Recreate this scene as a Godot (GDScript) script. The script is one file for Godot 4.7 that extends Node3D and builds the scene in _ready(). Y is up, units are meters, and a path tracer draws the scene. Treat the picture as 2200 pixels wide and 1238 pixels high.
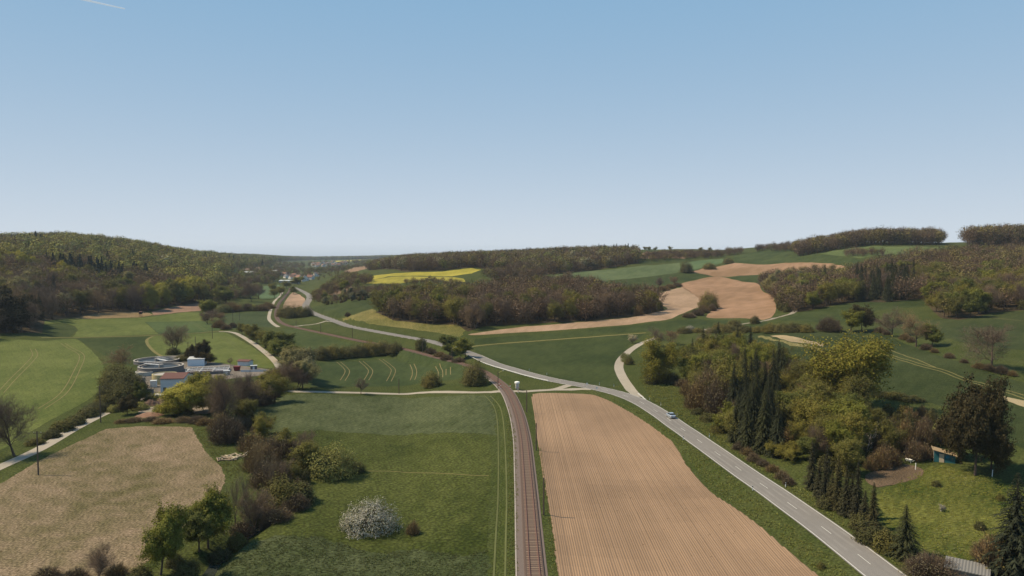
extends Node3D
# A valley with fields, a railway and a country road, seen from about 49 m above the meadow.
# Ground coordinates: x to the east of the view axis, d = metres ahead (world z = -d).

const F := 1514.0          # focal length in pixels of the 2200 x 1238 photograph
const CAM_H := 49.2
const PITCH := 0.0488
const SUN_EL := 52.0
const SUN_AZ := 7.0
const ALBEDO := 0.84         # trims the ground and plant colours to the exposure

# ---------------------------------------------------------------- terrain grid
const A_MAX := 1.25
const A_STEP := 0.005
const D_MIN := 20.0
const RATIO := 1.015
const N_A := 501
const N_D := 384
var hgt := PackedFloat32Array()
var nrm := PackedVector3Array()
var row_d := PackedFloat32Array()
var lr := log(RATIO)
var sp := sin(PITCH)
var cp := cos(PITCH)
var used := {}
var noise_lo := FastNoiseLite.new()
var noise_mid := FastNoiseLite.new()
var noise_hi := FastNoiseLite.new()
var tex := {}
var mats := {}
var protos := {}
var far_mesh := {}
var wild := []              # trees of the woods: dictionaries gathered first, planted later

# columns of the relief: photo column u, then [distance, height] pairs
var relief := [
	[-300, [20,0, 250,0, 330,3, 420,12, 600,28, 900,53, 1200,64, 1800,58, 3000,40, 6000,30]],
	[0, [20,0, 250,0, 320,0.8, 400,3.5, 500,13, 700,33, 950,53, 1150,61, 1500,55, 3000,40, 6000,30]],
	[150, [20,0, 300,0, 420,0.4, 520,3, 650,16, 800,32, 1000,53, 1200,66, 1600,56, 3000,38, 6000,30]],
	[300, [20,0, 300,0, 450,0, 580,1.5, 700,11, 900,28, 1150,47, 1300,53, 1700,46, 3000,36, 6000,30]],
	[450, [20,0, 300,0, 620,0.8, 800,6, 1100,18, 1400,28, 1700,34, 2500,30, 6000,26]],
	[560, [20,0, 300,0, 800,0, 1000,1.5, 1300,6, 1700,13, 2400,22, 4000,20, 6000,18]],
	[650, [20,0, 300,0, 1000,0, 1300,1, 1700,3, 2200,4, 3000,8, 4000,8, 5000,6, 6000,6]],
	[760, [20,0, 440,0, 480,3, 600,9.5, 800,15, 1000,17, 1300,16, 2000,10, 3000,12, 4500,10, 6000,8]],
	[870, [20,0, 435,0.2, 470,4.5, 600,12, 750,18, 900,25, 1100,31, 1400,27, 2500,15, 4000,18, 6000,18]],
	[1000, [20,0, 355,0, 400,1, 450,3.5, 600,13, 750,16, 880,30, 1050,35, 1250,36, 2000,25, 4000,20, 6000,20]],
	[1200, [20,0, 300,0, 400,0.4, 430,3, 455,4.7, 600,16, 750,22, 850,26, 1000,36, 1150,43, 1600,40, 3000,30, 6000,26]],
	[1380, [20,0, 260,0, 350,1.5, 400,3.5, 450,6, 600,11.5, 720,16, 850,29.5, 950,40, 1150,49, 1400,57, 2000,50, 4000,40, 6000,34]],
	[1540, [20,0, 190,0, 300,2, 350,5, 400,6, 460,7, 560,10.5, 700,19, 780,23.5, 880,34.5, 1000,42.6, 1200,53, 1400,56, 2500,45, 6000,36]],
	[1680, [20,0, 120,0, 180,2, 240,8, 290,10.8, 340,11, 440,11.5, 520,13, 650,19, 760,31.5, 820,37, 950,49, 1080,60, 1200,62, 2000,55, 6000,40]],
	[1850, [20,0, 110,0.8, 150,3, 200,6.6, 240,9, 300,10.5, 340,12, 400,13.5, 440,17, 600,27, 720,42, 800,52, 870,60.5, 1000,64, 2000,55, 6000,40]],
	[2050, [20,0, 107,2, 140,3.5, 170,5.5, 200,8, 230,11.5, 260,13, 300,14.5, 350,15.7, 390,17, 550,30, 700,45, 800,57, 900,62, 2000,55, 6000,40]],
	[2200, [20,0, 107,2.6, 140,4, 180,8, 220,10.5, 260,13, 330,15.4, 370,19, 550,32, 700,46, 800,60, 900,65, 2000,58, 6000,40]],
	[2500, [20,0, 107,5, 200,14, 300,20, 400,26, 600,42, 800,64, 1000,69, 2000,60, 6000,40]],
]

func look(u: float, v: float) -> Vector3:
	var y := (v - 619.0) / F
	var fw := cp - y * sp
	return Vector3((u - 1100.0) / F / fw, -(y * cp + sp) / fw, 1.0)

func flat(u: float, v: float, y := 0.0) -> Vector2:
	var r := look(u, v)
	var d := (y - CAM_H) / r.y
	return Vector2(r.x * d, d)

func height_at(x: float, d: float) -> float:
	d = clampf(d, D_MIN + 0.01, row_d[N_D - 1] - 1.0)
	var fi := clampf((x / d + A_MAX) / A_STEP, 0.0, N_A - 1.001)
	var j := mini(int(log(d / D_MIN) / lr), N_D - 2)
	var i := int(fi)
	var s := fi - i
	var t := (d - row_d[j]) / (row_d[j + 1] - row_d[j])
	var k := j * N_A + i
	if s >= t:
		return hgt[k] + s * (hgt[k + 1] - hgt[k]) + t * (hgt[k + N_A + 1] - hgt[k + 1])
	return hgt[k] + t * (hgt[k + N_A] - hgt[k]) + s * (hgt[k + N_A + 1] - hgt[k + N_A])

# photo pixel -> ground point (x, d); a negative v is a distance instead
func hit(u: float, v: float) -> Vector2:
	if v < 0.0:
		return Vector2((u - 1100.0) / F * -v, -v)
	var r := look(u, v)
	if r.x < -1.2 or r.x > 1.2:
		return flat(u, v) if r.y < 0.0 else Vector2(r.x * 900.0, 900.0)
	var fi := (r.x + A_MAX) / A_STEP
	var i := int(fi)
	var s := fi - i
	var before := 1.0
	for j in range(40, N_D):
		var k := j * N_A + i
		var over := CAM_H + r.y * row_d[j] - lerpf(hgt[k], hgt[k + 1], s)
		if over <= 0.0:
			var d := lerpf(row_d[j - 1], row_d[j], before / (before - over))
			return Vector2(r.x * d, d)
		before = over
	return Vector2(r.x * 3000.0, 3000.0)

func at(g: Vector2, up := 0.0) -> Vector3:
	return Vector3(g.x, height_at(g.x, g.y) + up, -g.y)

func pts(flatlist: Array) -> PackedVector2Array:
	var out := PackedVector2Array()
	for k in range(0, flatlist.size(), 2):
		out.append(hit(flatlist[k], flatlist[k + 1]))
	return out

func smooth(p: PackedVector2Array, n := 5) -> PackedVector2Array:
	var out := PackedVector2Array()
	for k in p.size() - 1:
		var a := p[maxi(k - 1, 0)]
		var b := p[k]
		var c := p[k + 1]
		var e := p[mini(k + 2, p.size() - 1)]
		for s in n:
			out.append(b.cubic_interpolate(c, a, e, float(s) / n))
	out.append(p[p.size() - 1])
	return out

func smooth_closed(p: PackedVector2Array, n := 4) -> PackedVector2Array:
	var out := PackedVector2Array()
	var m := p.size()
	for k in m:
		for s in n:
			var lin := p[k].lerp(p[(k + 1) % m], float(s) / n)
			var cub := p[k].cubic_interpolate(p[(k + 1) % m], p[(k + m - 1) % m], p[(k + 2) % m], float(s) / n)
			out.append(lin.lerp(cub, 0.7))
	return out

func build_heights() -> void:
	row_d.resize(N_D)
	for j in N_D:
		row_d[j] = D_MIN * pow(RATIO, j)
	var cols := []
	var col_a := PackedFloat32Array()
	for c in relief:
		col_a.append((float(c[0]) - 1100.0) / F)
		var kd: Array = c[1]
		var prof := PackedFloat32Array()
		var n := kd.size() / 2
		for j in N_D:
			var d := row_d[j]
			var q := 0
			while q < n - 2 and float(kd[(q + 1) * 2]) < d:
				q += 1
			var q0 := maxi(q - 1, 0)
			var q3 := mini(q + 2, n - 1)
			var t0 := float(kd[q * 2])
			var t1 := float(kd[q * 2 + 2])
			var y := cubic_interpolate_in_time(float(kd[q * 2 + 1]), float(kd[q * 2 + 3]), float(kd[q0 * 2 + 1]), float(kd[q3 * 2 + 1]), clampf((d - t0) / (t1 - t0), 0.0, 1.0), t1 - t0, (float(kd[q0 * 2]) - t0) if q0 < q else -(t1 - t0), float(kd[q3 * 2]) - t0 if q3 > q + 1 else 2.0 * (t1 - t0))
			var lin := lerpf(float(kd[q * 2 + 1]), float(kd[q * 2 + 3]), clampf((d - t0) / (t1 - t0), 0.0, 1.0))
			prof.append(lerpf(lin, y, 0.6) if d < 5900.0 else lin)
		cols.append(prof)
	hgt.resize(N_A * N_D)
	for i in N_A:
		var a := -A_MAX + i * A_STEP
		var c := 0
		while c < cols.size() - 2 and col_a[c + 1] < a:
			c += 1
		var w := clampf((a - col_a[c]) / (col_a[c + 1] - col_a[c]), 0.0, 1.0)
		var c0 := maxi(c - 1, 0)
		var c3 := mini(c + 2, cols.size() - 1)
		var span := col_a[c + 1] - col_a[c]
		var pre := col_a[c0] - col_a[c] if c0 < c else -span
		var post := col_a[c3] - col_a[c] if c3 > c + 1 else 2.0 * span
		var p0: PackedFloat32Array = cols[c0]
		var p1: PackedFloat32Array = cols[c]
		var p2: PackedFloat32Array = cols[c + 1]
		var p3: PackedFloat32Array = cols[c3]
		for j in N_D:
			var d := row_d[j]
			var y := lerpf(lerpf(p1[j], p2[j], w), cubic_interpolate_in_time(p1[j], p2[j], p0[j], p3[j], w, span, pre, post), 0.6)
			var x := a * d
			var rough := smoothstep(60.0, 140.0, d)
			y += rough * (noise_mid.get_noise_2d(x, d) * 0.35 * clampf(y * 0.25 + 0.25, 0.2, 2.0) + noise_lo.get_noise_2d(x, d) * clampf((d - 350.0) * 0.004, 0.0, 3.0))
			hgt[j * N_A + i] = y

# lift or cut the ground along a line of Vector3(x, d, y)
func carve(line: Array, inner: float, outer: float, relative := false) -> void:
	for k in line.size() - 1:
		var p: Vector3 = line[k]
		var q: Vector3 = line[k + 1]
		var pa := Vector2(p.x, p.y)
		var pb := Vector2(q.x, q.y)
		var dmin := minf(pa.y, pb.y) - outer
		var dmax := maxf(pa.y, pb.y) + outer
		var j0 := clampi(int(log(maxf(dmin, D_MIN) / D_MIN) / lr), 0, N_D - 1)
		var j1 := clampi(int(log(maxf(dmax, D_MIN) / D_MIN) / lr) + 1, 0, N_D - 1)
		for j in range(j0, j1 + 1):
			var d := row_d[j]
			var i0 := clampi(int(((minf(pa.x, pb.x) - outer) / d + A_MAX) / A_STEP), 0, N_A - 1)
			var i1 := clampi(int(((maxf(pa.x, pb.x) + outer) / d + A_MAX) / A_STEP) + 1, 0, N_A - 1)
			for i in range(i0, i1 + 1):
				var g := Vector2((-A_MAX + i * A_STEP) * d, d)
				var c := Geometry2D.get_closest_point_to_segment(g, pa, pb)
				var away := g.distance_to(c)
				if away >= outer:
					continue
				var y := lerpf(p.z, q.z, clampf(pa.distance_to(c) / maxf(pa.distance_to(pb), 0.01), 0.0, 1.0))
				var w := 1.0 - smoothstep(inner, outer, away)
				var n := j * N_A + i
				var key := n
				if relative:
					carved[key] = minf(carved.get(key, 0.0), y * w)
				else:
					var old: Vector2 = carved_to.get(key, Vector2(1e9, 0))
					if away < old.x:
						carved_to[key] = Vector2(away, y)

var carved := {}
var carved_to := {}

func settle(inner: float, outer: float) -> void:
	for key in carved_to:
		var e: Vector2 = carved_to[key]
		hgt[key] = lerpf(hgt[key], e.y, 1.0 - smoothstep(inner, outer, e.x))
	for key in carved:
		hgt[key] += carved[key]
	carved.clear()
	carved_to.clear()

func build_normals() -> void:
	nrm.resize(N_A * N_D)
	for j in N_D:
		var d := row_d[j]
		var ja := maxi(j - 1, 0)
		var jb := mini(j + 1, N_D - 1)
		for i in N_A:
			var k := j * N_A + i
			var ia := maxi(i - 1, 0)
			var ib := mini(i + 1, N_A - 1)
			var a := -A_MAX + i * A_STEP
			var hx := (hgt[j * N_A + ib] - hgt[j * N_A + ia]) / ((ib - ia) * A_STEP * d)
			var along := (hgt[jb * N_A + i] - hgt[ja * N_A + i]) / (row_d[jb] - row_d[ja])
			var hd := along - a * hx
			nrm[k] = Vector3(-hx, 1.0, hd).normalized()

# ---------------------------------------------------------------- mesh helpers
class Sheet:
	var v := PackedVector3Array()
	var n := PackedVector3Array()
	var uv := PackedVector2Array()
	var c := PackedColorArray()
	func mesh() -> ArrayMesh:
		var m := ArrayMesh.new()
		var a := []
		a.resize(Mesh.ARRAY_MAX)
		a[Mesh.ARRAY_VERTEX] = v
		if n.size() == v.size():
			a[Mesh.ARRAY_NORMAL] = n
		if uv.size() == v.size():
			a[Mesh.ARRAY_TEX_UV] = uv
		if c.size() == v.size():
			a[Mesh.ARRAY_COLOR] = c
		m.add_surface_from_arrays(Mesh.PRIMITIVE_TRIANGLES, a)
		return m

class Shape:
	var v := PackedVector3Array()
	var c := PackedColorArray()
	var col := Color(1, 1, 1)
	func tri(p: Vector3, q: Vector3, r: Vector3) -> void:
		v.append(p); v.append(q); v.append(r)
		c.append(col); c.append(col); c.append(col)
	func quad(p: Vector3, q: Vector3, r: Vector3, s: Vector3) -> void:
		tri(p, q, r)
		tri(p, r, s)
	func box(lo: Vector3, hi: Vector3) -> void:
		var p := [Vector3(lo.x, lo.y, lo.z), Vector3(hi.x, lo.y, lo.z), Vector3(hi.x, lo.y, hi.z), Vector3(lo.x, lo.y, hi.z), Vector3(lo.x, hi.y, lo.z), Vector3(hi.x, hi.y, lo.z), Vector3(hi.x, hi.y, hi.z), Vector3(lo.x, hi.y, hi.z)]
		hull8(p)
	func hull8(p: Array) -> void:
		quad(p[4], p[5], p[6], p[7])
		quad(p[0], p[3], p[2], p[1])
		quad(p[0], p[1], p[5], p[4])
		quad(p[2], p[3], p[7], p[6])
		quad(p[1], p[2], p[6], p[5])
		quad(p[3], p[0], p[4], p[7])
	func tube(p: Vector3, q: Vector3, r0: float, r1: float, sides: int, cap := false) -> void:
		var d := (q - p).normalized()
		var s := d.cross(Vector3.RIGHT if absf(d.x) < 0.8 else Vector3.FORWARD).normalized()
		var t := d.cross(s)
		for k in sides:
			var a0 := TAU * k / sides
			var a1 := TAU * (k + 1) / sides
			var e0 := s * cos(a0) + t * sin(a0)
			var e1 := s * cos(a1) + t * sin(a1)
			quad(p + e0 * r0, q + e0 * r1, q + e1 * r1, p + e1 * r0)
			if cap:
				tri(q, q + e1 * r1, q + e0 * r1)
				tri(p, p + e0 * r0, p + e1 * r0)
	func ring(centre: Vector3, ri: float, ro: float, y0: float, y1: float, sides: int) -> void:
		for k in sides:
			var a0 := TAU * k / sides
			var a1 := TAU * (k + 1) / sides
			var e0 := Vector3(cos(a0), 0, sin(a0))
			var e1 := Vector3(cos(a1), 0, sin(a1))
			var up := Vector3.UP
			quad(centre + e0 * ro + up * y0, centre + e0 * ro + up * y1, centre + e1 * ro + up * y1, centre + e1 * ro + up * y0)
			quad(centre + e0 * ri + up * y1, centre + e0 * ri + up * y0, centre + e1 * ri + up * y0, centre + e1 * ri + up * y1)
			quad(centre + e0 * ri + up * y1, centre + e1 * ri + up * y1, centre + e1 * ro + up * y1, centre + e0 * ro + up * y1)
	func disc(centre: Vector3, r: float, sides: int) -> void:
		for k in sides:
			var a0 := TAU * k / sides
			var a1 := TAU * (k + 1) / sides
			tri(centre, centre + Vector3(cos(a1), 0, sin(a1)) * r, centre + Vector3(cos(a0), 0, sin(a0)) * r)
	func sliver(p: Vector3, q: Vector3, w: float, rng: RandomNumberGenerator) -> void:
		var d := (q - p).normalized()
		var s := d.cross(Vector3(rng.randfn(), rng.randfn(), rng.randfn())).normalized() * w
		tri(p - s, p + s, q)
	func leaf(p: Vector3, size: float, rng: RandomNumberGenerator) -> void:
		var a := Vector3(rng.randfn(), rng.randfn(), rng.randfn()).normalized()
		var b := a.cross(Vector3(rng.randfn(), rng.randfn(), rng.randfn())).normalized()
		tri(p + a * size, p - a * size * 0.5 + b * size * 0.8, p - a * size * 0.5 - b * size * 0.8)
	func leaf_out(p: Vector3, size: float, out: Vector3, loose: float, rng: RandomNumberGenerator) -> void:
		var n := (out + Vector3(rng.randfn(), rng.randfn(), rng.randfn()) * loose).normalized()
		var a := n.cross(Vector3(rng.randfn(), rng.randfn(), rng.randfn())).normalized()
		var b := n.cross(a)
		tri(p + a * size, p - a * size * 0.5 + b * size * 0.8, p - a * size * 0.5 - b * size * 0.8)
	func mesh() -> ArrayMesh:
		var m := ArrayMesh.new()
		var a := []
		a.resize(Mesh.ARRAY_MAX)
		a[Mesh.ARRAY_VERTEX] = v
		a[Mesh.ARRAY_COLOR] = c
		m.add_surface_from_arrays(Mesh.PRIMITIVE_TRIANGLES, a)
		return m

func numbered(called: String) -> String:
	var k: int = used.get(called, 0)
	used[called] = k + 1
	return called if k == 0 else "%s_%03d" % [called, k]

func tag(o: Node, label: String, category := "", group := "", kind := "") -> void:
	if label: o.set_meta("label", label)
	if category: o.set_meta("category", category)
	if group: o.set_meta("group", group)
	if kind: o.set_meta("kind", kind)

func put(called: String, m: Mesh, mat: Material, parent: Node = self) -> MeshInstance3D:
	var o := MeshInstance3D.new()
	o.name = numbered(called) if parent == self else called
	o.mesh = m
	o.material_override = mat
	parent.add_child(o, true)
	return o

func thing(called: String, label: String, category: String, p: Vector3, turn := 0.0, group := "") -> Node3D:
	var o := Node3D.new()
	o.name = numbered(called)
	add_child(o)
	o.position = p
	o.rotation.y = turn
	tag(o, label, category, group)
	return o

func lin(r: float, g: float, b: float) -> Color:
	return Color(r, g, b).linear_to_srgb()

func mat(called: String, col: Color, rough := 0.9, vertex := false) -> StandardMaterial3D:
	if mats.has(called):
		return mats[called]
	var m := StandardMaterial3D.new()
	m.resource_name = called
	m.albedo_color = lin(col.r, col.g, col.b)
	m.roughness = rough
	m.metallic_specular = 0.3
	m.vertex_color_use_as_albedo = vertex
	m.cull_mode = BaseMaterial3D.CULL_DISABLED
	mats[called] = m
	return m

# ---------------------------------------------------------------- textures
func grain(called: String, freq: float, lo: float, stretch := 1, oct := 4, kind := FastNoiseLite.TYPE_SIMPLEX_SMOOTH, power := 1.0) -> Texture2D:
	if tex.has(called):
		return tex[called]
	var n := FastNoiseLite.new()
	n.seed = called.hash() % 1000
	n.noise_type = kind
	n.frequency = freq
	n.fractal_octaves = oct
	n.fractal_gain = 0.6
	var im := n.get_seamless_image(512 / stretch if stretch > 1 else 512, 512)
	im.convert(Image.FORMAT_L8)
	if stretch > 1:
		im.resize(512, 512, Image.INTERPOLATE_CUBIC)
	var data := im.get_data()
	for k in data.size():
		var x := pow(data[k] / 255.0, power)
		data[k] = int(255.0 * clampf(lo + (1.0 - lo) * x, 0.0, 1.0))
	tex[called] = ImageTexture.create_from_image(Image.create_from_data(512, 512, false, Image.FORMAT_L8, data))
	return tex[called]

func land(called: String, base: Color, t: Texture2D, metres: float, bump_cm: float, rough := 0.95) -> StandardMaterial3D:
	var m := mat(called, base * ALBEDO, rough, true)
	m.albedo_texture = t
	m.uv1_scale = Vector3(1.0 / metres, 1.0 / metres, 1)
	m.metallic_specular = 0.15
	if bump_cm > 0.0:
		m.heightmap_enabled = true
		m.heightmap_texture = t
		m.heightmap_scale = bump_cm
	return m

# ---------------------------------------------------------------- draped sheets
# lays a polygon of ground points on the terrain triangles; colours run between two tones by noise
func drape(s: Sheet, poly: PackedVector2Array, off: float, ca: Color, cb: Color, nscale := 1.0, turn := 0.0, cuts := 0.0) -> void:
	var lo := poly[0]
	var hi := poly[0]
	var amin := 9.0
	var amax := -9.0
	for p in poly:
		lo = lo.min(p)
		hi = hi.max(p)
		amin = minf(amin, p.x / p.y)
		amax = maxf(amax, p.x / p.y)
	var j0 := clampi(int(log(maxf(lo.y, D_MIN) / D_MIN) / lr), 0, N_D - 2)
	var j1 := clampi(int(log(maxf(hi.y, D_MIN) / D_MIN) / lr), 0, N_D - 2)
	var i0 := clampi(int((amin + A_MAX) / A_STEP), 0, N_A - 2)
	var i1 := clampi(int((amax + A_MAX) / A_STEP), 0, N_A - 2)
	var wide := i1 - i0 + 1
	var tall := j1 - j0 + 1
	var edge := PackedByteArray()
	edge.resize(wide * tall)
	var m := poly.size()
	for k in m:
		var p := poly[k]
		var q := poly[(k + 1) % m]
		var step := minf(p.y, q.y) * 0.0024
		var n := int(p.distance_to(q) / step) + 1
		for e in n + 1:
			var g := p.lerp(q, float(e) / n)
			var i := int((g.x / g.y + A_MAX) / A_STEP) - i0
			var j := int(log(maxf(g.y, D_MIN) / D_MIN) / lr) - j0
			for di in [-1, 0, 1]:
				for dj in [-1, 0, 1]:
					if i + di >= 0 and i + di < wide and j + dj >= 0 and j + dj < tall:
						edge[(j + dj) * wide + i + di] = 1
	var ct := cos(turn)
	var st := sin(turn)
	for j in range(j0, j1 + 1):
		var d0 := row_d[j]
		var d1 := row_d[j + 1]
		for i in range(i0, i1 + 1):
			var a0 := -A_MAX + i * A_STEP
			var a1 := a0 + A_STEP
			var g := [Vector2(a0 * d0, d0), Vector2(a1 * d0, d0), Vector2(a1 * d1, d1), Vector2(a0 * d1, d1)]
			var k := j * N_A + i
			var ks := [k, k + 1, k + N_A + 1, k + N_A]
			if edge[(j - j0) * wide + i - i0] == 0:
				if Geometry2D.is_point_in_polygon(g[0], poly):
					for q in [0, 2, 1, 0, 3, 2]:
						corner(s, g[q], hgt[ks[q]] + off, nrm[ks[q]], ca, cb, nscale, ct, st)
				continue
			for half in 2:
				var t := [0, 1, 2] if half == 0 else [0, 2, 3]
				var tri := PackedVector2Array([g[t[0]], g[t[1]], g[t[2]]])
				for piece in Geometry2D.intersect_polygons(tri, poly):
					var order := Geometry2D.triangulate_polygon(piece)
					for q in range(0, order.size(), 3):
						var w := [order[q], order[q + 1], order[q + 2]]
						var area := (piece[w[1]] - piece[w[0]]).cross(piece[w[2]] - piece[w[0]])
						if absf(area) < 1e-6:
							continue
						if area > 0.0:
							w = [w[0], w[2], w[1]]
						for e in w:
							var p: Vector2 = piece[e]
							var den: float = (tri[1] - tri[0]).cross(tri[2] - tri[0])
							var b1: float = (p - tri[0]).cross(tri[2] - tri[0]) / den
							var b2: float = (tri[1] - tri[0]).cross(p - tri[0]) / den
							var b0 := 1.0 - b1 - b2
							var y: float = b0 * hgt[ks[t[0]]] + b1 * hgt[ks[t[1]]] + b2 * hgt[ks[t[2]]]
							var nn: Vector3 = nrm[ks[t[0]]] * b0 + nrm[ks[t[1]]] * b1 + nrm[ks[t[2]]] * b2
							corner(s, p, y + off, nn.normalized(), ca, cb, nscale, ct, st)

func corner(s: Sheet, g: Vector2, y: float, n: Vector3, ca: Color, cb: Color, nscale: float, ct: float, st: float) -> void:
	s.v.append(Vector3(g.x, y, -g.y))
	s.n.append(n)
	s.uv.append(Vector2(g.x * ct + g.y * st, g.y * ct - g.x * st))
	var w := clampf(0.5 + 0.6 * noise_lo.get_noise_2d(g.x * nscale * 2.0, g.y * nscale * 2.0) + 0.55 * noise_mid.get_noise_2d(g.x * nscale, g.y * nscale) + 0.5 * noise_hi.get_noise_2d(g.x * nscale, g.y * nscale), 0.0, 1.0)
	s.c.append(ca.lerp(cb, w))

func ragged(p: PackedVector2Array, amp: float) -> PackedVector2Array:
	var out := PackedVector2Array()
	for k in p.size():
		var a := p[k]
		var b := p[(k + 1) % p.size()]
		var step := maxf(1.3, minf(a.y, b.y) * 0.009)
		var n := maxi(int(a.distance_to(b) / step), 1)
		for e in n:
			var g := a.lerp(b, float(e) / n)
			out.append(g + Vector2(noise_hi.get_noise_2d(g.x * 1.7, g.y * 1.7), noise_hi.get_noise_2d(g.y * 1.7 + 90.0, g.x * 1.7)) * amp)
	return out

# a field: two colours (linear) between which it varies, laid over the ground
func field(called: String, label: String, outline: PackedVector2Array, ca: Color, cb: Color, t: String, metres: float, bump: float, turn := 0.0, off := 0.03, nscale := 1.0) -> MeshInstance3D:
	ca = Color(ca.r * 0.88, ca.g * 0.9, ca.b * 0.88)
	cb = Color(cb.r * 1.1, cb.g * 1.07, cb.b * 1.1)
	outline = ragged(outline, 1.6 if t == "tall" else 0.32)
	var base := Color(maxf(ca.r, cb.r), maxf(ca.g, cb.g), maxf(ca.b, cb.b))
	var s := Sheet.new()
	drape(s, outline, off, Color(ca.r / base.r, ca.g / base.g, ca.b / base.b), Color(cb.r / base.r, cb.g / base.g, cb.b / base.b), nscale, turn)
	if s.v.is_empty():
		return null
	var m := land("%s %.3f %.3f %.3f %s" % [t, base.r, base.g, base.b, metres], base * 1.35, tex[t], metres, bump)
	var o := put(called, s.mesh(), m)
	tag(o, label, "field", "", "structure")
	return o

func side_points(line: PackedVector2Array, off: float) -> PackedVector2Array:
	var out := PackedVector2Array()
	for k in line.size():
		var d := (line[mini(k + 1, line.size() - 1)] - line[maxi(k - 1, 0)]).normalized()
		out.append(line[k] + Vector2(d.y, -d.x) * off)
	return out

func strip(s: Sheet, line: PackedVector2Array, a: float, b: float, off: float, ca: Color, cb: Color, nscale := 1.0) -> void:
	var l := side_points(line, a)
	var r := side_points(line, b)
	var far := 0.0
	for k in line.size() - 1:
		var begin := s.v.size()
		drape(s, PackedVector2Array([l[k], l[k + 1], r[k + 1], r[k]]), off, ca, cb, nscale)
		var d := (line[k + 1] - line[k]).normalized()
		for q in range(begin, s.v.size()):       # u across the way, v along it
			var g := Vector2(s.v[q].x, -s.v[q].z) - line[k]
			s.uv[q] = Vector2(g.cross(d), far + g.dot(d))
		far += line[k].distance_to(line[k + 1])

func way(called: String, label: String, category: String, line: PackedVector2Array, width: float, off: float, m: Material, ca := Color(0.85, 0.85, 0.85), cb := Color(1, 1, 1)) -> MeshInstance3D:
	var s := Sheet.new()
	strip(s, line, -width / 2, width / 2, off, ca, cb)
	var o := put(called, s.mesh(), m)
	tag(o, label, category, "", "structure")
	return o

# ---------------------------------------------------------------- plants
func rand_dir(rng: RandomNumberGenerator) -> Vector3:
	return Vector3(rng.randfn(), rng.randfn(), rng.randfn()).normalized()

func tone(rng: RandomNumberGenerator, lo := 0.55, warm := 0.12) -> Color:
	var k := rng.randf_range(lo, 1.0)
	var w := rng.randf_range(-warm, warm)
	return Color(clampf(k * (1.0 + w), 0, 1), k * 0.96, clampf(k * (1.0 - w * 1.5), 0, 1))

func grow(p: Vector3, dir: Vector3, length: float, r: float, depth: int, o: Dictionary, wood: Shape, crown: Shape, rng: RandomNumberGenerator) -> void:
	var segs := 5 if depth == 0 else 3
	var most: int = o.depth
	for s in segs:
		var lift: float = o.lift[depth]
		dir = (dir + rand_dir(rng) * o.bend * (0.35 if depth == 0 else 1.0) + Vector3.UP * lift).normalized()
		var q := p + dir * length / segs
		var r2 := r * (0.8 if depth == 0 else 0.72)
		if depth <= o.woody:
			wood.col = tone(rng, 0.7, 0.05)
			wood.tube(p, q, r, r2, 7 if depth == 0 else (5 if depth == 1 else 3))
		else:
			crown.col = o.twig if rng.randf() < 0.75 else o.twig * 0.75
			crown.sliver(p, q + (q - p) * 0.15, r, rng)
		p = q
		r = r2
		if depth < most and (s > 0 or depth > 0) and not (depth == 0 and float(s) / segs < o.bare):
			for k in o.kids[depth]:
				var side := dir.cross(rand_dir(rng)).normalized()
				var open := deg_to_rad(rng.randf_range(o.open[0], o.open[1]))
				var nd := (dir * cos(open) + side * sin(open)).normalized()
				var taper := 1.0 - 0.35 * float(s) / segs if depth == 0 else 1.0
				grow(p - dir * length / segs * rng.randf_range(0.0, 0.8), nd, length * o.ratio[depth] * rng.randf_range(0.75, 1.15) * taper, maxf(r * 0.55, o.fine), depth + 1, o, wood, crown, rng)
		if depth >= most - 1 and o.leaves > 0:
			for k in o.leaves:
				crown.col = o.leaf.lerp(o.leaf2, rng.randf()) * rng.randf_range(0.65, 1.0)
				crown.col.a = 1.0
				var out := rand_dir(rng)
				var lp: Vector3 = p + out * float(o.spread) * sqrt(rng.randf())
				crown.leaf_out(lp, o.leaf_size * rng.randf_range(0.5, 1.3), out + (lp - Vector3(0, o.h * 0.5, 0)).normalized(), 0.35, rng)

func fit(shapes: Array, h: float, w: float) -> void:
	var top := 0.0
	var radii := []
	for s in shapes:
		for p in s.v:
			top = maxf(top, p.y)
	for s in shapes:
		for k in range(0, s.v.size(), 7):
			radii.append(Vector2(s.v[k].x, s.v[k].z).length())
	radii.sort()
	var wide: float = radii[int(radii.size() * 0.96)]
	for s in shapes:
		for k in s.v.size():
			var p: Vector3 = s.v[k]
			s.v[k] = Vector3(p.x * w * 0.5 / wide, p.y * h / top, p.z * w * 0.5 / wide)

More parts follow.
